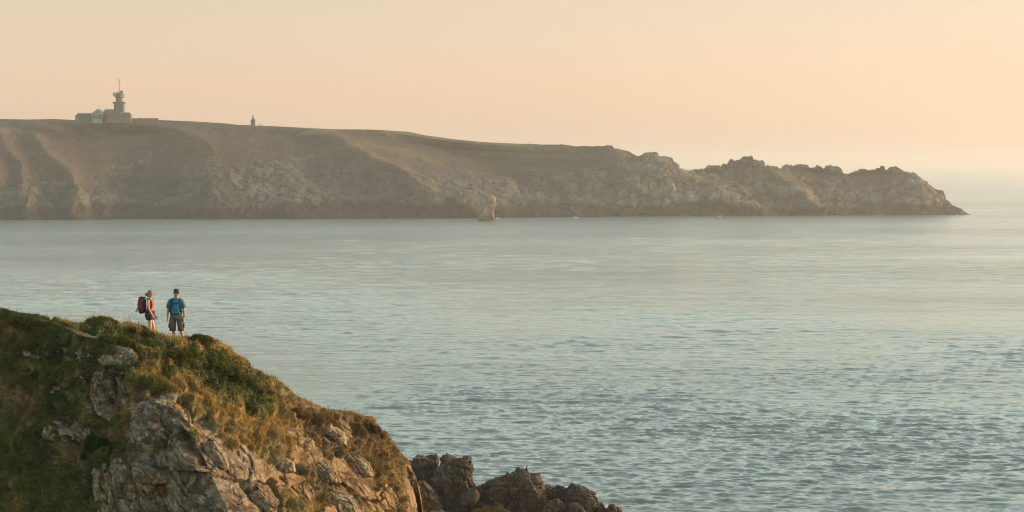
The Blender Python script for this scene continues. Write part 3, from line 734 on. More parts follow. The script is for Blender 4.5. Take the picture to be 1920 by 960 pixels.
def shore_base():
    xs = np.linspace(-22, 20, 150); ys = np.linspace(205, 250, 110)
    X, Y = np.meshgrid(xs, ys)
    top = np.interp(X, [-22, -8, 0, 8, 12, 20], [9.8, 9.8, 9.8, 8.6, 6.0, -2.0])
    Z = top - np.clip((Y - 226) / 20, 0, 1) ** 1.2 * 14 - np.clip((214 - Y) / 9, 0, 1) * 10
    P = np.stack([X.ravel(), Y.ravel(), Z.ravel()], 1)
    P[:, 2] += rock_disp(P, 3.0, 1601) * 1.5
    c = rock_colour(P / 3, 1611, None, .3)
    g = np.exp(-(((P[:, 0] + 1.7) / 2.6) ** 2)) * (P[:, 1] < 224)
    o = np_mesh('shore', P, grid_faces(110, 150)[:, ::-1], M_ROCK, cols=c, smooth=False); tag(o, kind='structure')
shore_base()
def grass_patch():
    r = np.random.default_rng(31); n = 9000
    u = r.normal(0, 1, (n, 3)); u /= np.linalg.norm(u, axis=1, keepdims=True); u[:, 2] = np.abs(u[:, 2])
    lump = (1 + .7 * fbm(u * 2.8, 3, 33))[:, None]
    c = np.array([(925 - 960) / F * 218.5, 218.5, H - (978 - HZ) / F * 218.5])
    base = c + u * lump * np.array([1.7, 1.3, 1.2])
    cols = np.array([.10, .105, .03]) + (np.array([.17, .13, .05]) - np.array([.10, .105, .03])) * r.uniform(0, 1, (n, 1))
    cols = cols * r.uniform(.5, 1.3, (n, 1))
    blades('grass', base, u, r.uniform(.10, .3, n), r.uniform(.02, .04, n), cols, seed=32)
grass_patch()
for o in scene.objects:
    if o.name.startswith('grass') and o.type == 'MESH' and 'kind' not in o.keys() and o.parent is None:
        tag(o, 'green grass growing between the shore rocks', 'grass', kind='stuff')

# ------------------------------------------------------------------ far sea stack and surf
st = outline_rock('sea_stack', [(900, 372), (910, 363), (921, 363), (930, 372), (930, 386), (926, 400), (928, 413), (906, 414), (896, 413), (897, 392)], 1766, 7, 1800, disp=0.10, scale=9, nth=120, nph=50, lich=0, dark=1.0, squash=(.8, .8, .8))
tag(st, 'pointed sea stack at the foot of the far headland with a sunlit right face', 'rock')
M_FOAM = simple_mat('sea_foam', (0.75, 0.78, 0.76), 0.7, 0.2, 0.8)
for i, (x, y, w) in enumerate([(933, 410.0, 8), (1080, 408.2, 10), (1350, 405.9, 6)]):
    D = H * F / (y - HZ) - 6; nth = 40
    a = np.linspace(0, 2 * np.pi, nth, endpoint=False)
    rr = 1 + .45 * np.sin(a * 3 + i) * np.sin(a * 5 + 2 * i)
    cx = (x - 960) / F * D; W = w * .7 * D / F / 2
    V = []; 
    for s_, zz in ((1.0, -.3), (.8, .15), (.4, .3)):
        V += [(cx + W * s_ * q * math.cos(t_), D + 5 * s_ * q * math.sin(t_), zz + .1 * math.sin(9 * t_ + i)) for t_, q in zip(a, rr)]
    V.append((cx, D, .35))
    Fc = []
    for k in range(2):
        for j in range(nth):
            Fc.append((k * nth + j, k * nth + (j + 1) % nth, (k + 1) * nth + (j + 1) % nth)); Fc.append((k * nth + j, (k + 1) * nth + (j + 1) % nth, (k + 1) * nth + j))
    for j in range(nth): Fc.append((2 * nth + j, 2 * nth + (j + 1) % nth, 3 * nth))
    o = np_mesh('surf', V, Fc, M_FOAM, k=3, loc=(cx, D, 0)); tag(o, 'white surf breaking at the foot of the far headland', 'surf', kind='stuff')

# ------------------------------------------------------------------ mesh helpers for built things
class MB:
    def __init__(s): s.bm = bmesh.new()
    def box(s, x0, x1, y0, y1, z0, z1, taper=1.0):
        cx, cy = (x0 + x1) / 2, (y0 + y1) / 2
        v = [s.bm.verts.new((x, y, z0)) for x, y in ((x0, y0), (x1, y0), (x1, y1), (x0, y1))]
        w = [s.bm.verts.new((cx + (x - cx) * taper, cy + (y - cy) * taper, z1)) for x, y in ((x0, y0), (x1, y0), (x1, y1), (x0, y1))]
        s.bm.faces.new(v[::-1]); s.bm.faces.new(w)
        for i in range(4): s.bm.faces.new((v[i], v[(i + 1) % 4], w[(i + 1) % 4], w[i]))
        return s
    def hip(s, x0, x1, y0, y1, z0, z1, inset0, inset1, axis='x'):
        """roof: ridge along x or y, ends drawn in by inset0 / inset1"""
        if axis == 'x':
            ym = (y0 + y1) / 2; r0, r1 = (x0 + inset0, ym, z1), (x1 - inset1, ym, z1)
            b = [(x0, y0, z0), (x1, y0, z0), (x1, y1, z0), (x0, y1, z0)]
            B = [s.bm.verts.new(c) for c in b]; R0 = s.bm.verts.new(r0); R1 = s.bm.verts.new(r1)
            s.bm.faces.new((B[0], B[1], R1, R0)); s.bm.faces.new((B[2], B[3], R0, R1)); s.bm.faces.new((B[3], B[0], R0)); s.bm.faces.new((B[1], B[2], R1)); s.bm.faces.new(B[::-1])
        else:
            xm = (x0 + x1) / 2; r0, r1 = (xm, y0 + inset0, z1), (xm, y1 - inset1, z1)
            B = [s.bm.verts.new(c) for c in [(x0, y0, z0), (x1, y0, z0), (x1, y1, z0), (x0, y1, z0)]]; R0 = s.bm.verts.new(r0); R1 = s.bm.verts.new(r1)
            s.bm.faces.new((B[3], B[0], R0, R1)); s.bm.faces.new((B[1], B[2], R1, R0)); s.bm.faces.new((B[0], B[1], R0)); s.bm.faces.new((B[2], B[3], R1)); s.bm.faces.new(B[::-1])
        return s
    def lathe(s, prof, cx=0, cy=0, n=20):
        rings = []
        for r, z in prof: rings.append([s.bm.verts.new((cx + r * math.cos(2 * math.pi * i / n), cy + r * math.sin(2 * math.pi * i / n), z)) for i in range(n)])
        for a, b in zip(rings[:-1], rings[1:]):
            for i in range(n): s.bm.faces.new((a[i], a[(i + 1) % n], b[(i + 1) % n], b[i]))
        s.bm.faces.new(rings[0][::-1]); s.bm.faces.new(rings[-1])
        return s
    def tube(s, pts, rad, n=10, ry=None, up=(0, 1, 0)):
        """tube along points; rad = radius or list; ry = second radius list for oval sections"""
        pts = [Vector(p) for p in pts]; m = len(pts)
        if not hasattr(rad, '__len__'): rad = [rad] * m
        if ry is None: ry = rad
        elif not hasattr(ry, '__len__'): ry = [ry] * m
        rings = []
        for i, p in enumerate(pts):
            t = (pts[min(i + 1, m - 1)] - pts[max(i - 1, 0)]).normalized()
            u = Vector(up); u = (u - t * u.dot(t)); 
            if u.length < 1e-3: u = t.orthogonal()
            u.normalize(); v = t.cross(u)
            rings.append([s.bm.verts.new(p + v * rad[i] * math.cos(2 * math.pi * k / n) + u * ry[i] * math.sin(2 * math.pi * k / n)) for k in range(n)])
        for a, b in zip(rings[:-1], rings[1:]):
            for k in range(n): s.bm.faces.new((a[k], a[(k + 1) % n], b[(k + 1) % n], b[k]))
        s.bm.faces.new(rings[0][::-1]); s.bm.faces.new(rings[-1])
        return s
    def ball(s, c, r, seg=14):
        q = bmesh.ops.create_uvsphere(s.bm, u_segments=seg, v_segments=max(8, seg // 2 + 2), radius=1.0)
        if not hasattr(r, '__len__'): r = (r, r, r)
        for v in q['verts']: v.co = Vector((c[0] + v.co.x * r[0], c[1] + v.co.y * r[1], c[2] + v.co.z * r[2]))
        return s
    def build(s, name, mat, parent=None, smooth=False, bevel=0, sub=0, loc=None):
        bmesh.ops.recalc_face_normals(s.bm, faces=s.bm.faces[:])
        me = bpy.data.meshes.new(name); s.bm.to_mesh(me); s.bm.free(); me.materials.append(mat)
        if smooth: me.polygons.foreach_set('use_smooth', [True] * len(me.polygons))
        o = bpy.data.objects.new(name, me); link(o, parent)
        if loc is not None: o.location = loc
        if bevel: b = o.modifiers.new('bevel', 'BEVEL'); b.width = bevel; b.segments = 2
        if sub: b = o.modifiers.new('sub', 'SUBSURF'); b.levels = sub; b.render_levels = sub
        return o
def empty(name, loc, rz=0.0):
    o = bpy.data.objects.new(name, None); o.location = loc; o.rotation_euler = (0, 0, rz); return link(o)

# ------------------------------------------------------------------ signal station on the far headland
M_GRAN = simple_mat('granite_wall', (0.12, 0.090, 0.07), 0.9, .15, 1.0)
M_SLATE = simple_mat('slate_roof', (0.075, 0.07, 0.07), 0.7, .15, 1.0)
M_WHITE = simple_mat('whitewash', (0.24, 0.25, 0.24), 0.8, .1, 1.0)
M_GREYR = simple_mat('grey_sheet_roof', (0.12, 0.13, 0.13), 0.6, .1, 1.0)
M_PINK = simple_mat('rose_render', (0.17, 0.115, 0.08), 0.9, .12, 1.0)
M_DARKW = simple_mat('dark_window', (0.03, 0.03, 0.035), 0.3, .1, 1.0)
M_STEEL = simple_mat('painted_steel', (0.35, 0.34, 0.33), 0.5, .1, 1.0)
M_RED = simple_mat('red_paint', (0.30, 0.17, 0.12), 0.5, .1, 1.0)
DB = 1965.0; MZ = DB / F / 8.725          # metres per enlarged-photo pixel at the station
def bx(X): return (120 + X / 8.725 - 960) * DB / F
def bz(Y): return H - (130 + Y / 8.725 - HZ) * DB / F
ground_z = bz(835) - 2.5
def wins(mb_parent, xs, y, z0, z1, w, mat=M_DARKW):
    for x in xs:
        MB().box(x - w / 2, x + w / 2, y - .12, y + .1, z0, z1).build('window', mat, mb_parent)
def station():
    t = empty('outbuilding', (bx(342), DB, ground_z)); L = lambda X: bx(X) - bx(342); Z = lambda Y: bz(Y) - ground_z
    MB().box(L(197), L(487), -4, 4, 0, Z(772)).build('wall', M_GRAN, t)
    MB().hip(L(193), L(489), -4.4, 4.4, Z(772), Z(718), 1.6, .3).build('roof', M_SLATE, t)
    MB().box(L(222), L(240), -4.2, -3.9, 1.5, Z(780)).build('door', M_WHITE, t)
    wins(t, [L(300), L(350), L(400), L(445)], -4.05, Z(815), Z(795), 1.0)
    tag(t, 'long low slate roofed wing at the left end of the clifftop buildings', 'building')
    t = empty('hall', (bx(572), DB - 3, ground_z)); L = lambda X: bx(X) - bx(572)
    MB().box(L(490), L(655), -5, 9, 0, Z(722)).build('wall', M_WHITE, t)
    g = MB(); v = [g.bm.verts.new(c) for c in ((L(490), -5.02, Z(722)), (L(655), -5.02, Z(722)), (L(572), -5.02, Z(662)), (L(490), -4.6, Z(722)), (L(655), -4.6, Z(722)), (L(572), -4.6, Z(662)))]
    for f_ in ((0, 1, 2), (5, 4, 3), (0, 3, 4, 1), (1, 4, 5, 2), (2, 5, 3, 0)): g.bm.faces.new([v[k] for k in f_])
    g.build('gable', M_WHITE, t)
    MB().hip(L(482), L(663), -4.5, 10, Z(722), Z(650), 0.0, 2, axis='y').build('roof', M_GREYR, t)
    for X in (512, 535, 558, 590, 612, 635): MB().box(L(X) - .45, L(X) + .45, -5.15, -4.9, Z(815), Z(745)).build('window', M_DARKW, t)
    MB().box(L(560), L(585), -5.15, -5.0, Z(712), Z(690)).build('window', M_DARKW, t)
    tag(t, 'white gabled hall with tall narrow windows left of the signal tower', 'building')
    t = empty('link_building', (bx(760), DB + 3, ground_z)); L = lambda X: bx(X) - bx(760)
    MB().box(L(657), L(985), -4, 4, 0, Z(712)).build('wall', M_GRAN, t)
    MB().hip(L(640), L(1000), -4.6, 4.6, Z(712), Z(652), 1.0, 9).build('roof', M_GREYR, t)
    tag(t, 'grey roofed link building running behind from the hall to the signal tower', 'building')
    t = empty('house', (bx(925), DB - 6, ground_z)); L = lambda X: bx(X) - bx(925)
    MB().box(L(733), L(962), -4, 4, 0, Z(742)).box(L(964), L(1122), -3.6, 3.4, 0, Z(760)).build('wall', M_PINK, t)
    r_ = MB().hip(L(728), L(966), -4.4, 4.4, Z(742), Z(688), 1.2, 1.2).build('roof', M_SLATE, t)
    MB().hip(L(962), L(1128), -4.0, 3.8, Z(760), Z(708), .3, 1.8).build('roof', M_SLATE, t)
    MB().box(L(700), L(722), -.5, .6, Z(740), Z(680)).build('chimney', M_PINK, r_)
    wins(t, [L(770), L(820), L(870), L(920)], -4.05, Z(800), Z(770), 1.0); wins(t, [L(1000), L(1045), L(1090)], -3.65, Z(805), Z(782), 1.0)
    tag(t, 'rose walled house with two stepped slate roofs in front of the signal tower', 'building')
    t = empty('signal_tower', (bx(885), DB + 6, ground_z)); L = lambda X: bx(X) - bx(885)
    MB().box(-3.95, 3.95, -3.95, 3.95, 0, Z(556), .97).build('shaft', M_GRAN, t)
    MB().box(-4.5, 4.5, -4.5, 4.5, Z(562), Z(548)).box(-4.7, 4.7, -4.7, 4.7, Z(548), Z(530)).build('gallery', M_SLATE, t)
    MB().lathe([(2.9, Z(531)), (2.8, Z(462))], n=8).build('upper_shaft', M_GRAN, t)
    MB().lathe([(2.9, Z(463)), (3.9, Z(448)), (4.1, Z(392)), (2.6, Z(380)), (.4, Z(372))], n=16).build('lookout_room', M_GREYR, t)
    MB().lathe([(4.06, Z(425)), (4.12, Z(408))], n=16).build('window', M_DARKW, t)
    MB().ball((L(820), -2.6, bz(405) - ground_z), 1.7).build('radome', M_WHITE, t, smooth=True)
    MB().ball((L(925), -1.0, bz(362) - ground_z), (1.2, 1.2, 1.1)).tube([(L(925), -1, Z(392)), (L(925), -1, Z(362))], .4).build('radar_dome', M_PINK, t, smooth=True)
    MB().tube([(2.8, 0, Z(455)), (L(962), 0, Z(450))], .12).ball((L(962), 0, Z(444)), (.55, .3, .6)).build('dish_antenna', M_WHITE, t, smooth=True)
    m_ = MB().tube([(0, 0, Z(380)), (0, 0, Z(205)), (0, 0, Z(150))], [.38, .3, .12]).build('mast', M_RED, t)
    MB().ball((0, 0, Z(203)), (.8, .8, .4)).build('mast_head', M_SLATE, m_, smooth=True)
    for xa, xb, zz in ((850, 922, 157), (862, 905, 236)): MB().tube([(L(xa), 0, Z(zz)), (L(xb), 0, Z(zz))], .12, up=(0, 0, 1)).build('cross_arm', M_STEEL, m_)
    for xx, za, zb in ((-1.6, 385, 340), (L(938), 390, 335), (L(905), 390, 345)): MB().tube([(xx, 1, Z(za)), (xx, 1, Z(zb))], .12).build('whip_antenna', M_STEEL, t)
    for zz in (640, 600): MB().box(-.5, .5, -3.99, -3.9, Z(zz), Z(zz - 22)).build('window', M_DARKW, t)
    tag(t, 'square granite signal tower with a gallery and a tall thin mast', 'tower')
    w = MB().box(bx(1128) - bx(1344), bx(1560) - bx(1344), -.4, .4, -1, bz(800) - bz(835) + 2.4).box(bx(1265) - bx(1344), bx(1295) - bx(1344), -.5, .5, -1, bz(792) - bz(835) + 2.4).build('boundary_wall', M_PINK, loc=(bx(1344), DB - 5, ground_z))
    tag(w, 'low stone boundary wall running right from the clifftop house', 'wall')
station()

# statue monument on the skyline
def monument():
    D = 1985.0; k = D / F / 21.34
    cx = (440 + 735 / 21.34 - 960) * D / F; zb = H - (200 + 715 / 21.34 - HZ) * D / F - 1.0
    t = empty('monument', (cx, D, zb))
    Z = lambda Y: (715 - Y) * k + 1.0
    MB().box(-1.75, 1.75, -1.7, 1.7, 0, Z(560), .95).box(-1.95, 1.95, -1.9, 1.9, Z(560), Z(535)).box(-1.5, 1.5, -1.5, 1.5, Z(535), Z(512)).build('pedestal', M_GRAN, t)
    s_ = MB().tube([(-.15, 0, Z(514)), (-.2, 0, Z(460)), (-.15, 0, Z(400)), (-.05, 0, Z(350)), (0, 0, Z(335))], [.85, .62, .5, .52, .2], 12).ball((.02, 0, Z(318)), (.3, .32, .4)).tube([(.2, 0, Z(365)), (.55, -.3, Z(390)), (.7, -.5, Z(420))], [.16, .14, .1])
    s_.tube([(.75, 0, Z(514)), (.85, 0, Z(470)), (.8, 0, Z(445))], [.55, .4, .25], 10).ball((.85, 0, Z(432)), (.26, .26, .3))
    s_.build('statue', M_WHITE if False else simple_mat('weathered_stone', (0.30, 0.24, 0.19), .9, .1, 2), t, smooth=True)
    tag(t, 'pale statue of two figures on a square pedestal on the skyline', 'monument')
monument()

# tiny walkers and a post on the headland skyline
M_CLOTH_D = simple_mat('dark_cloth', (0.06, 0.05, 0.05), .9); M_SKIN0 = simple_mat('skin_far', (0.45, .27, .18), .7)
def tiny_person(px, py, lab):
    p = far_point(px, py, 4); g = far_point(px, float(interp(SKY_FAR, np.array([px]))[0]), 4)
    loc = (p.x, p.y, g.z - .25)
    b = MB().tube([(-.1, 0, 0), (-.1, 0, .5), (-.09, 0, .95)], [.06, .08, .1], 8).tube([(.1, 0, 0), (.1, 0, .5), (.09, 0, .95)], [.06, .08, .1], 8).tube([(0, 0, .9), (0, 0, 1.2), (0, 0, 1.48), (0, 0, 1.54)], [.18, .17, .2, .07], 10, ry=[.12, .11, .12, .06]).tube([(-.2, 0, 1.43), (-.25, 0, 1.1), (-.24, -.05, .85)], [.06, .05, .04], 8).tube([(.2, 0, 1.43), (.25, 0, 1.1), (.24, -.05, .85)], [.06, .05, .04], 8).ball((0, 0, 1.66), (.09, .1, .13))
    o = b.build('person', M_CLOTH_D, smooth=True, loc=loc); o.scale = (1.15, 1.15, 1.15); tag(o, lab, 'person', 'tiny walkers on the far skyline')
tiny_person(487, 235, 'leftmost of the tiny dark walkers right of the statue')
tiny_person(491, 235, 'right one of the pair of tiny dark walkers right of the statue')
tiny_person(993.5, 270, 'lone tiny dark walker at the middle of the far skyline')
pp = far_point(1147, 273, 2)
o = MB().tube([(0, 0, -1), (0, 0, 1.7)], [.22, .15], 8).box(-.4, .4, -.15, .15, 1.2, 1.45).build('marker_post', M_STEEL, loc=(pp.x, pp.y, pp.z)); tag(o, 'thin marker post where the far plateau drops to the crags', 'post')

# ------------------------------------------------------------------ PEOPLE
def skin_mesh(name, verts, edges, radii, mat, parent=None, sub=2, root=0, loc=None):
    me = bpy.data.meshes.new(name); me.from_pydata([tuple(v) for v in verts], edges, []); me.update()
    tmp = bpy.data.objects.new(name + '_tmp', me); COL.objects.link(tmp)
    md = tmp.modifiers.new('skin', 'SKIN'); md.use_smooth_shade = True
    ss = tmp.modifiers.new('sub', 'SUBSURF'); ss.levels = sub; ss.render_levels = sub
    sv = me.skin_vertices[0].data
    for i, r in enumerate(radii):
        sv[i].radius = (r, r) if not hasattr(r, '__len__') else r; sv[i].use_root = (i == root)
    dg = bpy.context.evaluated_depsgraph_get(); dg.update()
    out = bpy.data.meshes.new_from_object(tmp.evaluated_get(dg)); out.materials.clear(); out.materials.append(mat)
    bpy.data.objects.remove(tmp); bpy.data.meshes.remove(me)
    out.polygons.foreach_set('use_smooth', [True] * len(out.polygons)); out.name = name
    o = bpy.data.objects.new(name, out); link(o, parent)
    if loc is not None: o.location = loc
    return o

class Sk:
    def __init__(s): s.v = []; s.e = []; s.r = []
    def add(s, p, r, parent=None):
        s.v.append(p); s.r.append(r); i = len(s.v) - 1
        if parent is not None: s.e.append((parent, i))
        return i
    def chain(s, pts, parent):
        for p, r in pts: parent = s.add(p, r, parent)
        return parent

def hand(sk, wrist, pw, out, fwd, down):
    """palm and five curled fingers rooted inside the palm; out = away from body, fwd = thumb side"""
    w = Vector(wrist); o, f, d = Vector(out), Vector(fwd), Vector(down)
    palm = sk.add(tuple(w + d * .055), (.024, .038), pw)
    for k, (off, ln) in enumerate(((.030, .070), (.010, .080), (-.010, .074), (-.030, .058))):
        b = w + d * .085 + f * off
        a = sk.add(tuple(b), .0105, palm); a = sk.add(tuple(b + d * ln * .5 - o * .004), .0095, a); sk.add(tuple(b + d * ln - o * .022), .008, a)
    t = sk.add(tuple(w + d * .045 + f * .045), .012, palm); sk.add(tuple(w + d * .085 + f * .060 - o * .01), .009, t)

M_SKIN = simple_mat('skin', (0.36, 0.19, 0.115), 0.55, .06, 30)
M_SKINF = simple_mat('fair_skin', (0.42, 0.235, 0.15), 0.55, .06, 30)
M_BLUE = simple_mat('blue_shirt', (0.010, 0.14, 0.24), 0.75, .12, 18, bump=.5)
M_KHAKI = simple_mat('olive_shorts', (0.085, 0.075, 0.055), 0.9, .12, 16, bump=.5)
M_NAVY = simple_mat('navy_cloth', (0.015, 0.016, 0.03), 0.85, .1, 20)
M_BLACK = simple_mat('black_webbing', (0.012, 0.012, 0.014), 0.7, .1, 20)
M_REDP = simple_mat('red_pack_cloth', (0.11, 0.008, 0.013), 0.7, .15, 18, bump=.4)
M_ORANGE = simple_mat('coral_top', (0.42, 0.050, 0.028), 0.7, .12, 18, bump=.4)
M_PLUM = simple_mat('plum_shorts', (0.028, 0.014, 0.028), 0.85, .1, 20)
M_HAIR = simple_mat('blonde_hair', (0.20, 0.115, 0.05), 0.6, .25, 60, bump=.5)
M_HAIRD = simple_mat('brown_hair', (0.06, 0.035, 0.02), 0.6, .25, 60)
M_BOOT = simple_mat('brown_boot', (0.08, 0.055, 0.04), 0.8, .15, 20)
M_SOCK = simple_mat('grey_sock', (0.25, 0.24, 0.22), 0.9, .1, 20)
M_EYE = simple_mat('dark_eye', (0.02, 0.015, 0.012), 0.3, 0, 20, bump=0)
M_LIP = simple_mat('lips', (0.35, 0.12, 0.09), 0.5, .05, 20, bump=0)
M_CLOTHG = simple_mat('grey_cloth', (0.35, 0.36, 0.32), 0.9, .15, 20)

def ground_under(px, back):
    """a point on the back slope of the ridge"""
    s = float(interp(RIDGE, np.array([float(px)]))[0]); D0 = float(hill_depth(np.array([float(px)]), np.array([s]))[0])
    return Vector(((px - 960) / F * (D0 + back), D0 + back, H - (s - HZ) / F * D0 - 0.2 * back - 0.04 * back * back))

def head_shape(c, fx, fy, mat_skin, parent, hs=1.0):
    pass

def man():
    g = ground_under(330, 1.45)
    loc = (g.x, g.y, g.z + 0.0)
    s = Sk()
    pel = s.add((0.01, 0.01, .96), .105)
    sp = s.chain([((0.0, 0.01, 1.12), .100), ((0, 0.01, 1.30), .105), ((0, 0.01, 1.42), .085)], pel)
    nk = s.chain([((0, 0.0, 1.52), .058), ((0.005, -.015, 1.585), .062), ((0.01, -.015, 1.655), (.078, .092)), ((0.01, 0, 1.725), (.076, .088))], sp)
    s.add((0.03, -.115, 1.64), .012, nk - 1)
    for sx in (-1, 1):
        sh = s.add((sx * .165, .01, 1.425), .055, sp)
        el = s.chain([((sx * .215, .015, 1.29), .050), ((sx * .245, .03, 1.14), .044), ((sx * .265, .0, 1.03), .044), ((sx * .262, -.04, .90), .028)], sh)
        hand(s, (sx * .262, -.04, .90), el, (sx, 0, 0), (0, -1, 0), (0.0, -.08, -1))
    for hx, kx, ax in ((-.10, -.09, -.055), (.11, .155, .205)):
        hp = s.add((hx, 0, .90), (.092, .092), pel)
        an = s.chain([(((hx + kx) / 2, 0, .70), .080), ((kx, -.01, .50), .056), ((kx * .6 + ax * .4 + .01, .015, .36), .056), ((ax, .01, .12), .038), ((ax, .0, .06), .042)], hp)
        s.chain([((ax + .01, -.10, .045), .040), ((ax + .015, -.17, .035), .030)], an)
    body = skin_mesh('person', s.v, s.e, s.r, M_SKIN, root=0, loc=loc)
    # clothes
    m = MB()
    m.tube([(0.005, 0, .90), (0.005, 0, .98), (0, 0, 1.12), (0, 0, 1.28), (0, .005, 1.40), (0, .005, 1.475), (0, .0, 1.52)], [.180, .178, .166, .182, .172, .125, .070], 24, ry=[.128, .128, .128, .138, .125, .100, .075])
    for sx in (-1, 1): m.tube([(sx * .10, .005, 1.435), (sx * .165, .01, 1.41), (sx * .215, .015, 1.32), (sx * .245, .02, 1.19)], [.06, .078, .080, .080], 14)
    m.build('shirt', M_BLUE, body, smooth=True)
    m = MB(); m.tube([(0.005, 0, .985), (.005, 0, .90), (.01, 0, .80)], [.176, .19, .165], 24, ry=[.125, .135, .12])
    m.tube([(-.09, 0, .93), (-.105, 0, .75), (-.108, 0, .60), (-.105, -.005, .46)], [.105, .112, .105, .103], 18)
    m.tube([(.10, 0, .93), (.13, 0, .75), (.155, 0, .60), (.165, -.005, .46)], [.105, .112, .105, .100], 18)
    sh = m.build('shorts', M_KHAKI, body, smooth=True)
    MB().box(.245, .275, -.07, .07, .56, .70).build('cargo_pocket', M_KHAKI, sh, bevel=.01)
    MB().box(-.235, -.205, -.07, .07, .56, .70).build('cargo_pocket', M_KHAKI, sh, bevel=.01)
    m = MB(); m.ball((.01, .0, 1.715), (.092, .106, .09), 18); m.tube([(.01, -.03, 1.722), (.045, -.13, 1.705), (.075, -.19, 1.690)], [.085, .082, .055], 14, ry=[.016, .014, .010], up=(0, 0, 1))
    m.build('cap', M_NAVY, body, smooth=True)
    MB().ball((.01, .03, 1.665), (.086, .085, .06), 14).build('hair', M_HAIRD, body, smooth=True)
    for ex in (-.022, .045): MB().ball((ex, -.098, 1.660), (.017, .010, .010), 10).build('eye', M_EYE, body, smooth=True)
    MB().tube([(-.012, -.104, 1.602), (.012, -.110, 1.60), (.038, -.104, 1.602)], .006, 8, up=(0, 0, 1)).build('mouth', M_LIP, body, smooth=True)
    for sx in (-1, 1): MB().ball((.01 + sx * .083, .0, 1.655), (.012, .022, .03), 10).build('ear', M_SKIN, body, smooth=True)
    for ax in (-.055, .205):
        MB().tube([(ax, .0, .05), (ax, .01, .14), (ax, .01, .20)], [.055, .050, .048], 14).build('sock', M_SOCK, body, smooth=True)
        MB().tube([(ax, .06, .045), (ax, .0, .055), (ax + .01, -.11, .045), (ax + .015, -.20, .035)], [.042, .052, .052, .035], 14, ry=[.045, .06, .048, .03], up=(0, 0, 1)).tube([(ax, .01, .05), (ax, .01, .13)], [.056, .054], 14).build('boot', M_BOOT, body, smooth=True)
    MB().lathe([(.034, -.014), (.037, 0), (.034, .014)], .264, -.036, 16).build('watch', M_BLACK, body, smooth=True).location = (0, 0, .925)
    tag(body, 'man in a blue t-shirt, dark cap and olive shorts facing the camera', 'person')
    bp = MB().tube([(0, .20, .96), (0, .215, 1.06), (0, .22, 1.25), (0, .20, 1.42), (0, .17, 1.50)], [.13, .165, .165, .15, .07], 18, ry=[.08, .105, .11, .09, .05]).build('backpack', M_NAVY, smooth=True, loc=loc)
    for sx in (-1, 1):
        MB().tube([(sx * .115, .14, 1.40), (sx * .125, .06, 1.500), (sx * .13, -.05, 1.475), (sx * .138, -.125, 1.38), (sx * .150, -.137, 1.25), (sx * .168, -.105, 1.12), (sx * .184, .0, 1.04), (sx * .15, .13, 1.0)], [.036] * 8, 10, ry=[.010] * 8, up=(sx * .2, -1, .3)).build('shoulder_strap', M_BLACK, bp, smooth=True)
    MB().tube([(-.14, -.137, 1.335), (-.05, -.143, 1.33), (.05, -.143, 1.34), (.14, -.137, 1.355)], [.014] * 4, 8, up=(0, 1, 0)).build('chest_strap', M_BLACK, bp, smooth=True)
    MB().tube([(-.12, .14, 1.0), (-.19, .03, 1.01), (-.172, -.085, 1.01), (-.06, -.142, .995), (.06, -.144, .995), (.172, -.085, 1.02), (.19, .03, 1.03), (.12, .14, 1.01)], [.012] * 8, 10, ry=[.018, .034, .034, .020, .020, .034, .034, .018], up=(0, 0, 1)).build('hip_belt', M_BLACK, bp, smooth=True)
    tag(bp, 'dark backpack on the back of the man in blue, only its straps showing', 'backpack')
man()

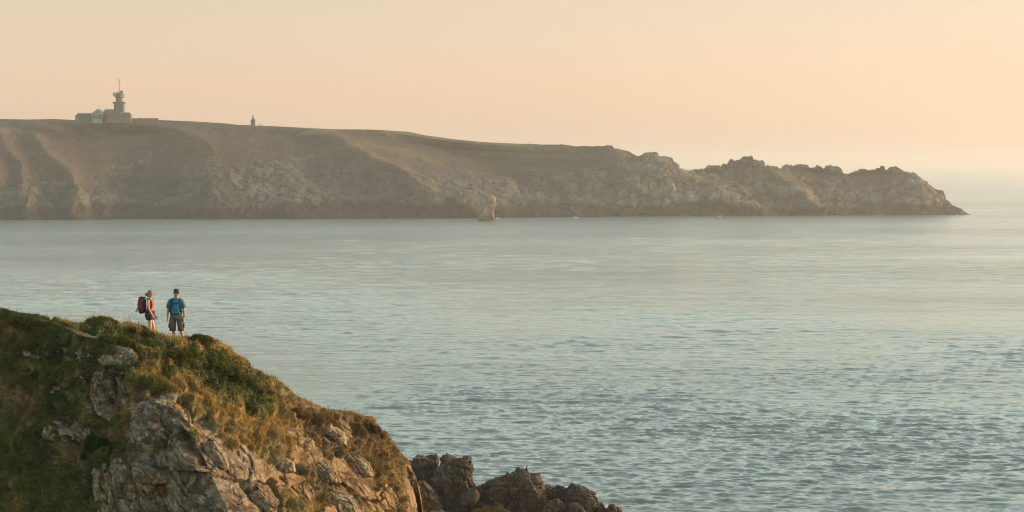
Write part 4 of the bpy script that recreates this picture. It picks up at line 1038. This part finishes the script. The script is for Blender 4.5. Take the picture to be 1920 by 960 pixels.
def woman():
    g = ground_under(280, 2.15)
    loc = (g.x + .02, g.y, g.z)
    # local frame: she faces +x (right), slightly away from the camera
    s = Sk()
    pel = s.add((-.02, 0, .94), .088)
    sp = s.chain([((-.01, 0, 1.08), .078), ((0.0, 0, 1.24), .088), ((-.015, 0, 1.35), .072)], pel)
    nk = s.chain([((-.005, 0, 1.425), .045), ((.015, 0, 1.48), .050), ((.03, 0, 1.545), (.078, .070)), ((.02, 0, 1.61), (.078, .070))], sp)
    s.add((.118, 0, 1.535), .011, nk - 1)
    # near arm (camera side), hanging a little forward; far arm in front of the hip
    sh = s.add((-.03, -.155, 1.37), .050, sp)
    wr = s.chain([((-.035, -.185, 1.25), .042), ((.0, -.20, 1.10), .036), ((.06, -.19, .99), .034), ((.115, -.17, .885), .024)], sh)
    hand(s, (.115, -.17, .885), wr, (0, -1, 0), (1, 0, 0), (.35, .05, -.94))
    sh = s.add((-.03, .155, 1.37), .050, sp)
    wr = s.chain([((-.02, .19, 1.25), .042), ((.02, .20, 1.10), .036), ((.09, .17, 1.0), .034), ((.15, .13, .90), .024)], sh)
    hand(s, (.15, .13, .90), wr, (0, 1, 0), (1, 0, 0), (.35, -.05, -.94))
    for y, kx, ax in ((-.075, .0, .0), (.075, .10, .15)):
        hp = s.add((0, y, .85), .078, pel)
        an = s.chain([((kx * .5 + .01, y, .66), .074), ((kx + .012, y, .47), .052), ((kx * .5 + ax * .5 - .015, y, .33), .052), ((ax, y, .11), .034), ((ax, y, .055), .038)], hp)
        s.chain([((ax + .09, y, .04), .036), ((ax + .155, y, .032), .028)], an)
    body = skin_mesh('person', s.v, s.e, s.r, M_SKINF, root=0, loc=loc)
    m = MB(); m.tube([(-.01, 0, .97), (-.005, 0, 1.08), (.012, 0, 1.22), (.02, 0, 1.30), (-.01, 0, 1.37)], [.120, .104, .118, .122, .09], 22, ry=[.135, .118, .135, .135, .115])
    for y in (-.075, .075): m.tube([(.05, y, 1.33), (.03, y, 1.40), (-.03, y, 1.415), (-.08, y, 1.35)], [.022] * 4, 8, ry=[.012] * 4)
    m.build('tank_top', M_ORANGE, body, smooth=True)
    m = MB(); m.tube([(-.015, 0, 1.0), (-.03, 0, .93), (-.02, 0, .84)], [.118, .14, .135], 22, ry=[.14, .165, .165])
    m.tube([(-.015, -.08, .90), (-.005, -.08, .755)], [.115, .108], 16).tube([(-.005, .08, .90), (.035, .08, .755)], [.115, .108], 16)
    m.build('shorts', M_PLUM, body, smooth=True)
    h = MB(); h.ball((.005, 0, 1.605), (.103, .090, .105), 18); h.ball((-.04, 0, 1.56), (.07, .075, .08), 14)
    hr = h.build('hair', M_HAIR, body, smooth=True)
    MB().ball((-.125, 0, 1.565), (.042, .042, .05), 12).build('hair_bun', M_HAIR, hr, smooth=True)
    for y in (-.032, .032): MB().ball((.100, y, 1.562), (.008, .011, .007), 10).build('eye', M_EYE, body, smooth=True)
    MB().tube([(.100, -.024, 1.50), (.108, 0, 1.498), (.100, .024, 1.50)], .006, 8, up=(0, 0, 1)).build('mouth', M_LIP, body, smooth=True)
    for y in (-.078, .078): MB().ball((.012, y, 1.55), (.020, .011, .028), 10).build('ear', M_SKINF, body, smooth=True)
    for y, ax in ((-.075, 0), (.075, .15)):
        MB().tube([(ax - .06, y, .045), (ax, y, .055), (ax + .10, y, .045), (ax + .18, y, .032)], [.038, .045, .045, .03], 14, ry=[.045, .055, .045, .028], up=(0, 0, 1)).tube([(ax, y, .05), (ax, y, .12)], [.05, .048], 14).build('boot', M_BOOT, body, smooth=True)
    tag(body, 'fair haired woman in a coral tank top and dark shorts standing in profile', 'person')
    # her big red rucksack, leaning back from her shoulders
    bp = MB().tube([(-.24, 0, .99), (-.255, 0, 1.06), (-.27, 0, 1.20), (-.275, 0, 1.34), (-.26, 0, 1.44), (-.23, 0, 1.485)], [.09, .125, .128, .120, .10, .05], 20, ry=[.12, .155, .16, .15, .13, .07]).build('backpack', M_REDP, smooth=True, loc=loc)
    MB().tube([(-.22, 0, .965), (-.23, 0, 1.0), (-.245, 0, 1.07), (-.255, 0, 1.10)], [.08, .118, .131, .125], 20, ry=[.11, .145, .16, .155]).build('bottom_panel', M_BLACK, bp, smooth=True)
    MB().tube([(-.16, 0, 1.0), (-.155, 0, 1.2), (-.15, 0, 1.42)], [.028, .03, .022], 14, ry=[.13, .15, .12]).build('back_panel', M_BLACK, bp, smooth=True)
    MB().ball((-.25, 0, 1.465), (.12, .145, .04), 16).build('lid', M_NAVY, bp, smooth=True)
    MB().tube([(-.33, -.12, 1.38), (-.385, -.06, 1.25), (-.36, -.10, 1.10)], [.012] * 3, 8).build('compression_strap', M_BLACK, bp, smooth=True)
    for y in (-.105, .105):
        MB().tube([(-.16, y, 1.38), (-.09, y * 1.05, 1.435), (-.01, y * 1.05, 1.425), (.065, y, 1.34), (.095, y, 1.24), (.06, y * 1.2, 1.13), (-.06, y * 1.35, 1.06), (-.16, y * 1.2, 1.03)], [.011] * 8, 10, ry=[.030] * 8, up=(0, 1, 0)).build('shoulder_strap', M_BLACK, bp, smooth=True)
    MB().tube([(-.17, -.13, 1.03), (-.05, -.165, 1.035), (.06, -.14, 1.035), (.125, -.05, 1.02), (.13, .05, 1.02), (.06, .14, 1.035), (-.05, .165, 1.035), (-.17, .13, 1.03)], [.012] * 8, 10, ry=[.024] * 8, up=(0, 0, 1)).build('hip_belt', M_BLACK, bp, smooth=True)
    MB().tube([(.14, -.03, 1.03), (.165, -.035, .99), (.16, -.035, .94)], [.010] * 3, 8).build('belt_end', M_BLACK, bp, smooth=True)
    MB().tube([(-.385, -.02, 1.15), (-.415, -.04, 1.09), (-.44, -.04, 1.03), (-.43, -.03, 1.0)], [.012, .03, .025, .012], 10).build('hanging_cloth', M_CLOTHG, bp, smooth=True)
    tag(bp, 'big red and black hiking backpack worn by the woman', 'backpack')
woman()

# ------------------------------------------------------------------ GULLS
M_GULL = simple_mat('white_feathers', (0.78, 0.76, 0.72), .7, .05, 20); M_GWING = simple_mat('grey_wing_feathers', (0.40, 0.41, 0.42), .7, .1, 20); M_BEAK = simple_mat('yellow_beak', (0.6, .35, .05), .5, .05, 20)
def wing(mb, root, side, span, dirv):
    """a tapered, bent wing with thickness"""
    r = Vector(root); d1 = Vector(dirv[0]).normalized(); d2 = Vector(dirv[1]).normalized()
    pts = [r, r + d1 * span * .25, r + d1 * span * .5, r + d1 * span * .5 + d2 * span * .3, r + d1 * span * .5 + d2 * span * .55]
    mb.tube(pts, [.10, .095, .085, .055, .012], 10, ry=[.022, .018, .014, .010, .005], up=(0, 0, 1) if abs(d1.z) < .8 else (1, 0, 0))
def gull_flying():
    D = 235.0; px, py = 1040, 775
    loc = ((px - 960) / F * D, D, H - (py - HZ) / F * D)
    b = MB().tube([(-.02, .28, 0), (-.02, .16, .01), (0, 0, 0), (.01, -.14, .02), (.02, -.2, .03)], [.03, .065, .085, .06, .045], 12).ball((.02, -.24, .04), .052).build('gull', M_GULL, smooth=True, loc=loc)
    MB().tube([(.02, -.28, .035), (.02, -.34, .025)], [.016, .006], 8).build('beak', M_BEAK, b, smooth=True)
    m = MB(); wing(m, (-.04, 0, .02), -1, .75, ((-1, .05, -.15), (-.35, .1, -1))); m.build('wing', M_GULL, b, smooth=True)
    m = MB(); wing(m, (.04, 0, .02), 1, .75, ((1, .05, .22), (1, .1, .0))); m.build('wing', M_GWING, b, smooth=True)
    MB().tube([(-.02, .27, 0), (-.02, .40, 0)], [.05, .09], 10, ry=[.02, .008], up=(0, 0, 1)).build('tail', M_GULL, b, smooth=True)
    tag(b, 'white gull gliding low over the sea with one wing dipped', 'gull')
gull_flying()
def gull_standing():
    dome = [o for o in scene.objects if str(o.get('label', '')).startswith('big domed')][0]
    xw = (979 - 960) / F * (SD + 3)
    co = np.empty(len(dome.data.vertices) * 3, dtype=np.float32); dome.data.vertices.foreach_get('co', co); co = co.reshape(-1, 3) + np.array(dome.location)
    cc = co[(np.abs(co[:, 0] - xw) < .12)]; top = cc[np.argmax(cc[:, 2])]
    loc = (float(top[0]), float(top[1]), float(top[2]) - .01)
    b = MB().tube([(-.26, 0, .20), (-.12, 0, .235), (.03, 0, .26), (.12, 0, .30), (.15, 0, .36)], [.025, .07, .085, .065, .04], 12).ball((.17, 0, .39), .046).build('gull', M_GULL, smooth=True, loc=loc)
    MB().tube([(.21, 0, .385), (.265, 0, .375)], [.014, .006], 8).build('beak', M_BEAK, b, smooth=True)
    for y in (-.05, .05): MB().ball((-.08, y * 1.2, .26), (.19, .035, .06), 12).build('wing', M_GWING, b, smooth=True)
    for y in (-.03, .03): MB().tube([(.0, y, .20), (.01, y, .02), (.05, y, .0)], .009, 8).build('leg', M_BEAK, b, smooth=True)
    b.scale = (1.25, 1.25, 1.25)
    tag(b, 'small white gull standing on top of the domed crag', 'gull')
gull_standing()

# ------------------------------------------------------------------ HAZE
def haze():
    m = bpy.data.materials.new('haze'); m.use_nodes = True; n, l = m.node_tree.nodes, m.node_tree.links; n.clear()
    v = n.new('ShaderNodeVolumePrincipled'); o = n.new('ShaderNodeOutputMaterial')
    v.inputs['Color'].default_value = (0.98, 0.86, 0.77, 1); v.inputs['Density'].default_value = 0.000125; v.inputs['Anisotropy'].default_value = 0.62
    l.new(v.outputs[0], o.inputs['Volume'])
    b = MB().box(-46000, 46000, -46000, 46000, -4, 125).build('haze', m)
    tag(b, kind='stuff')
haze()
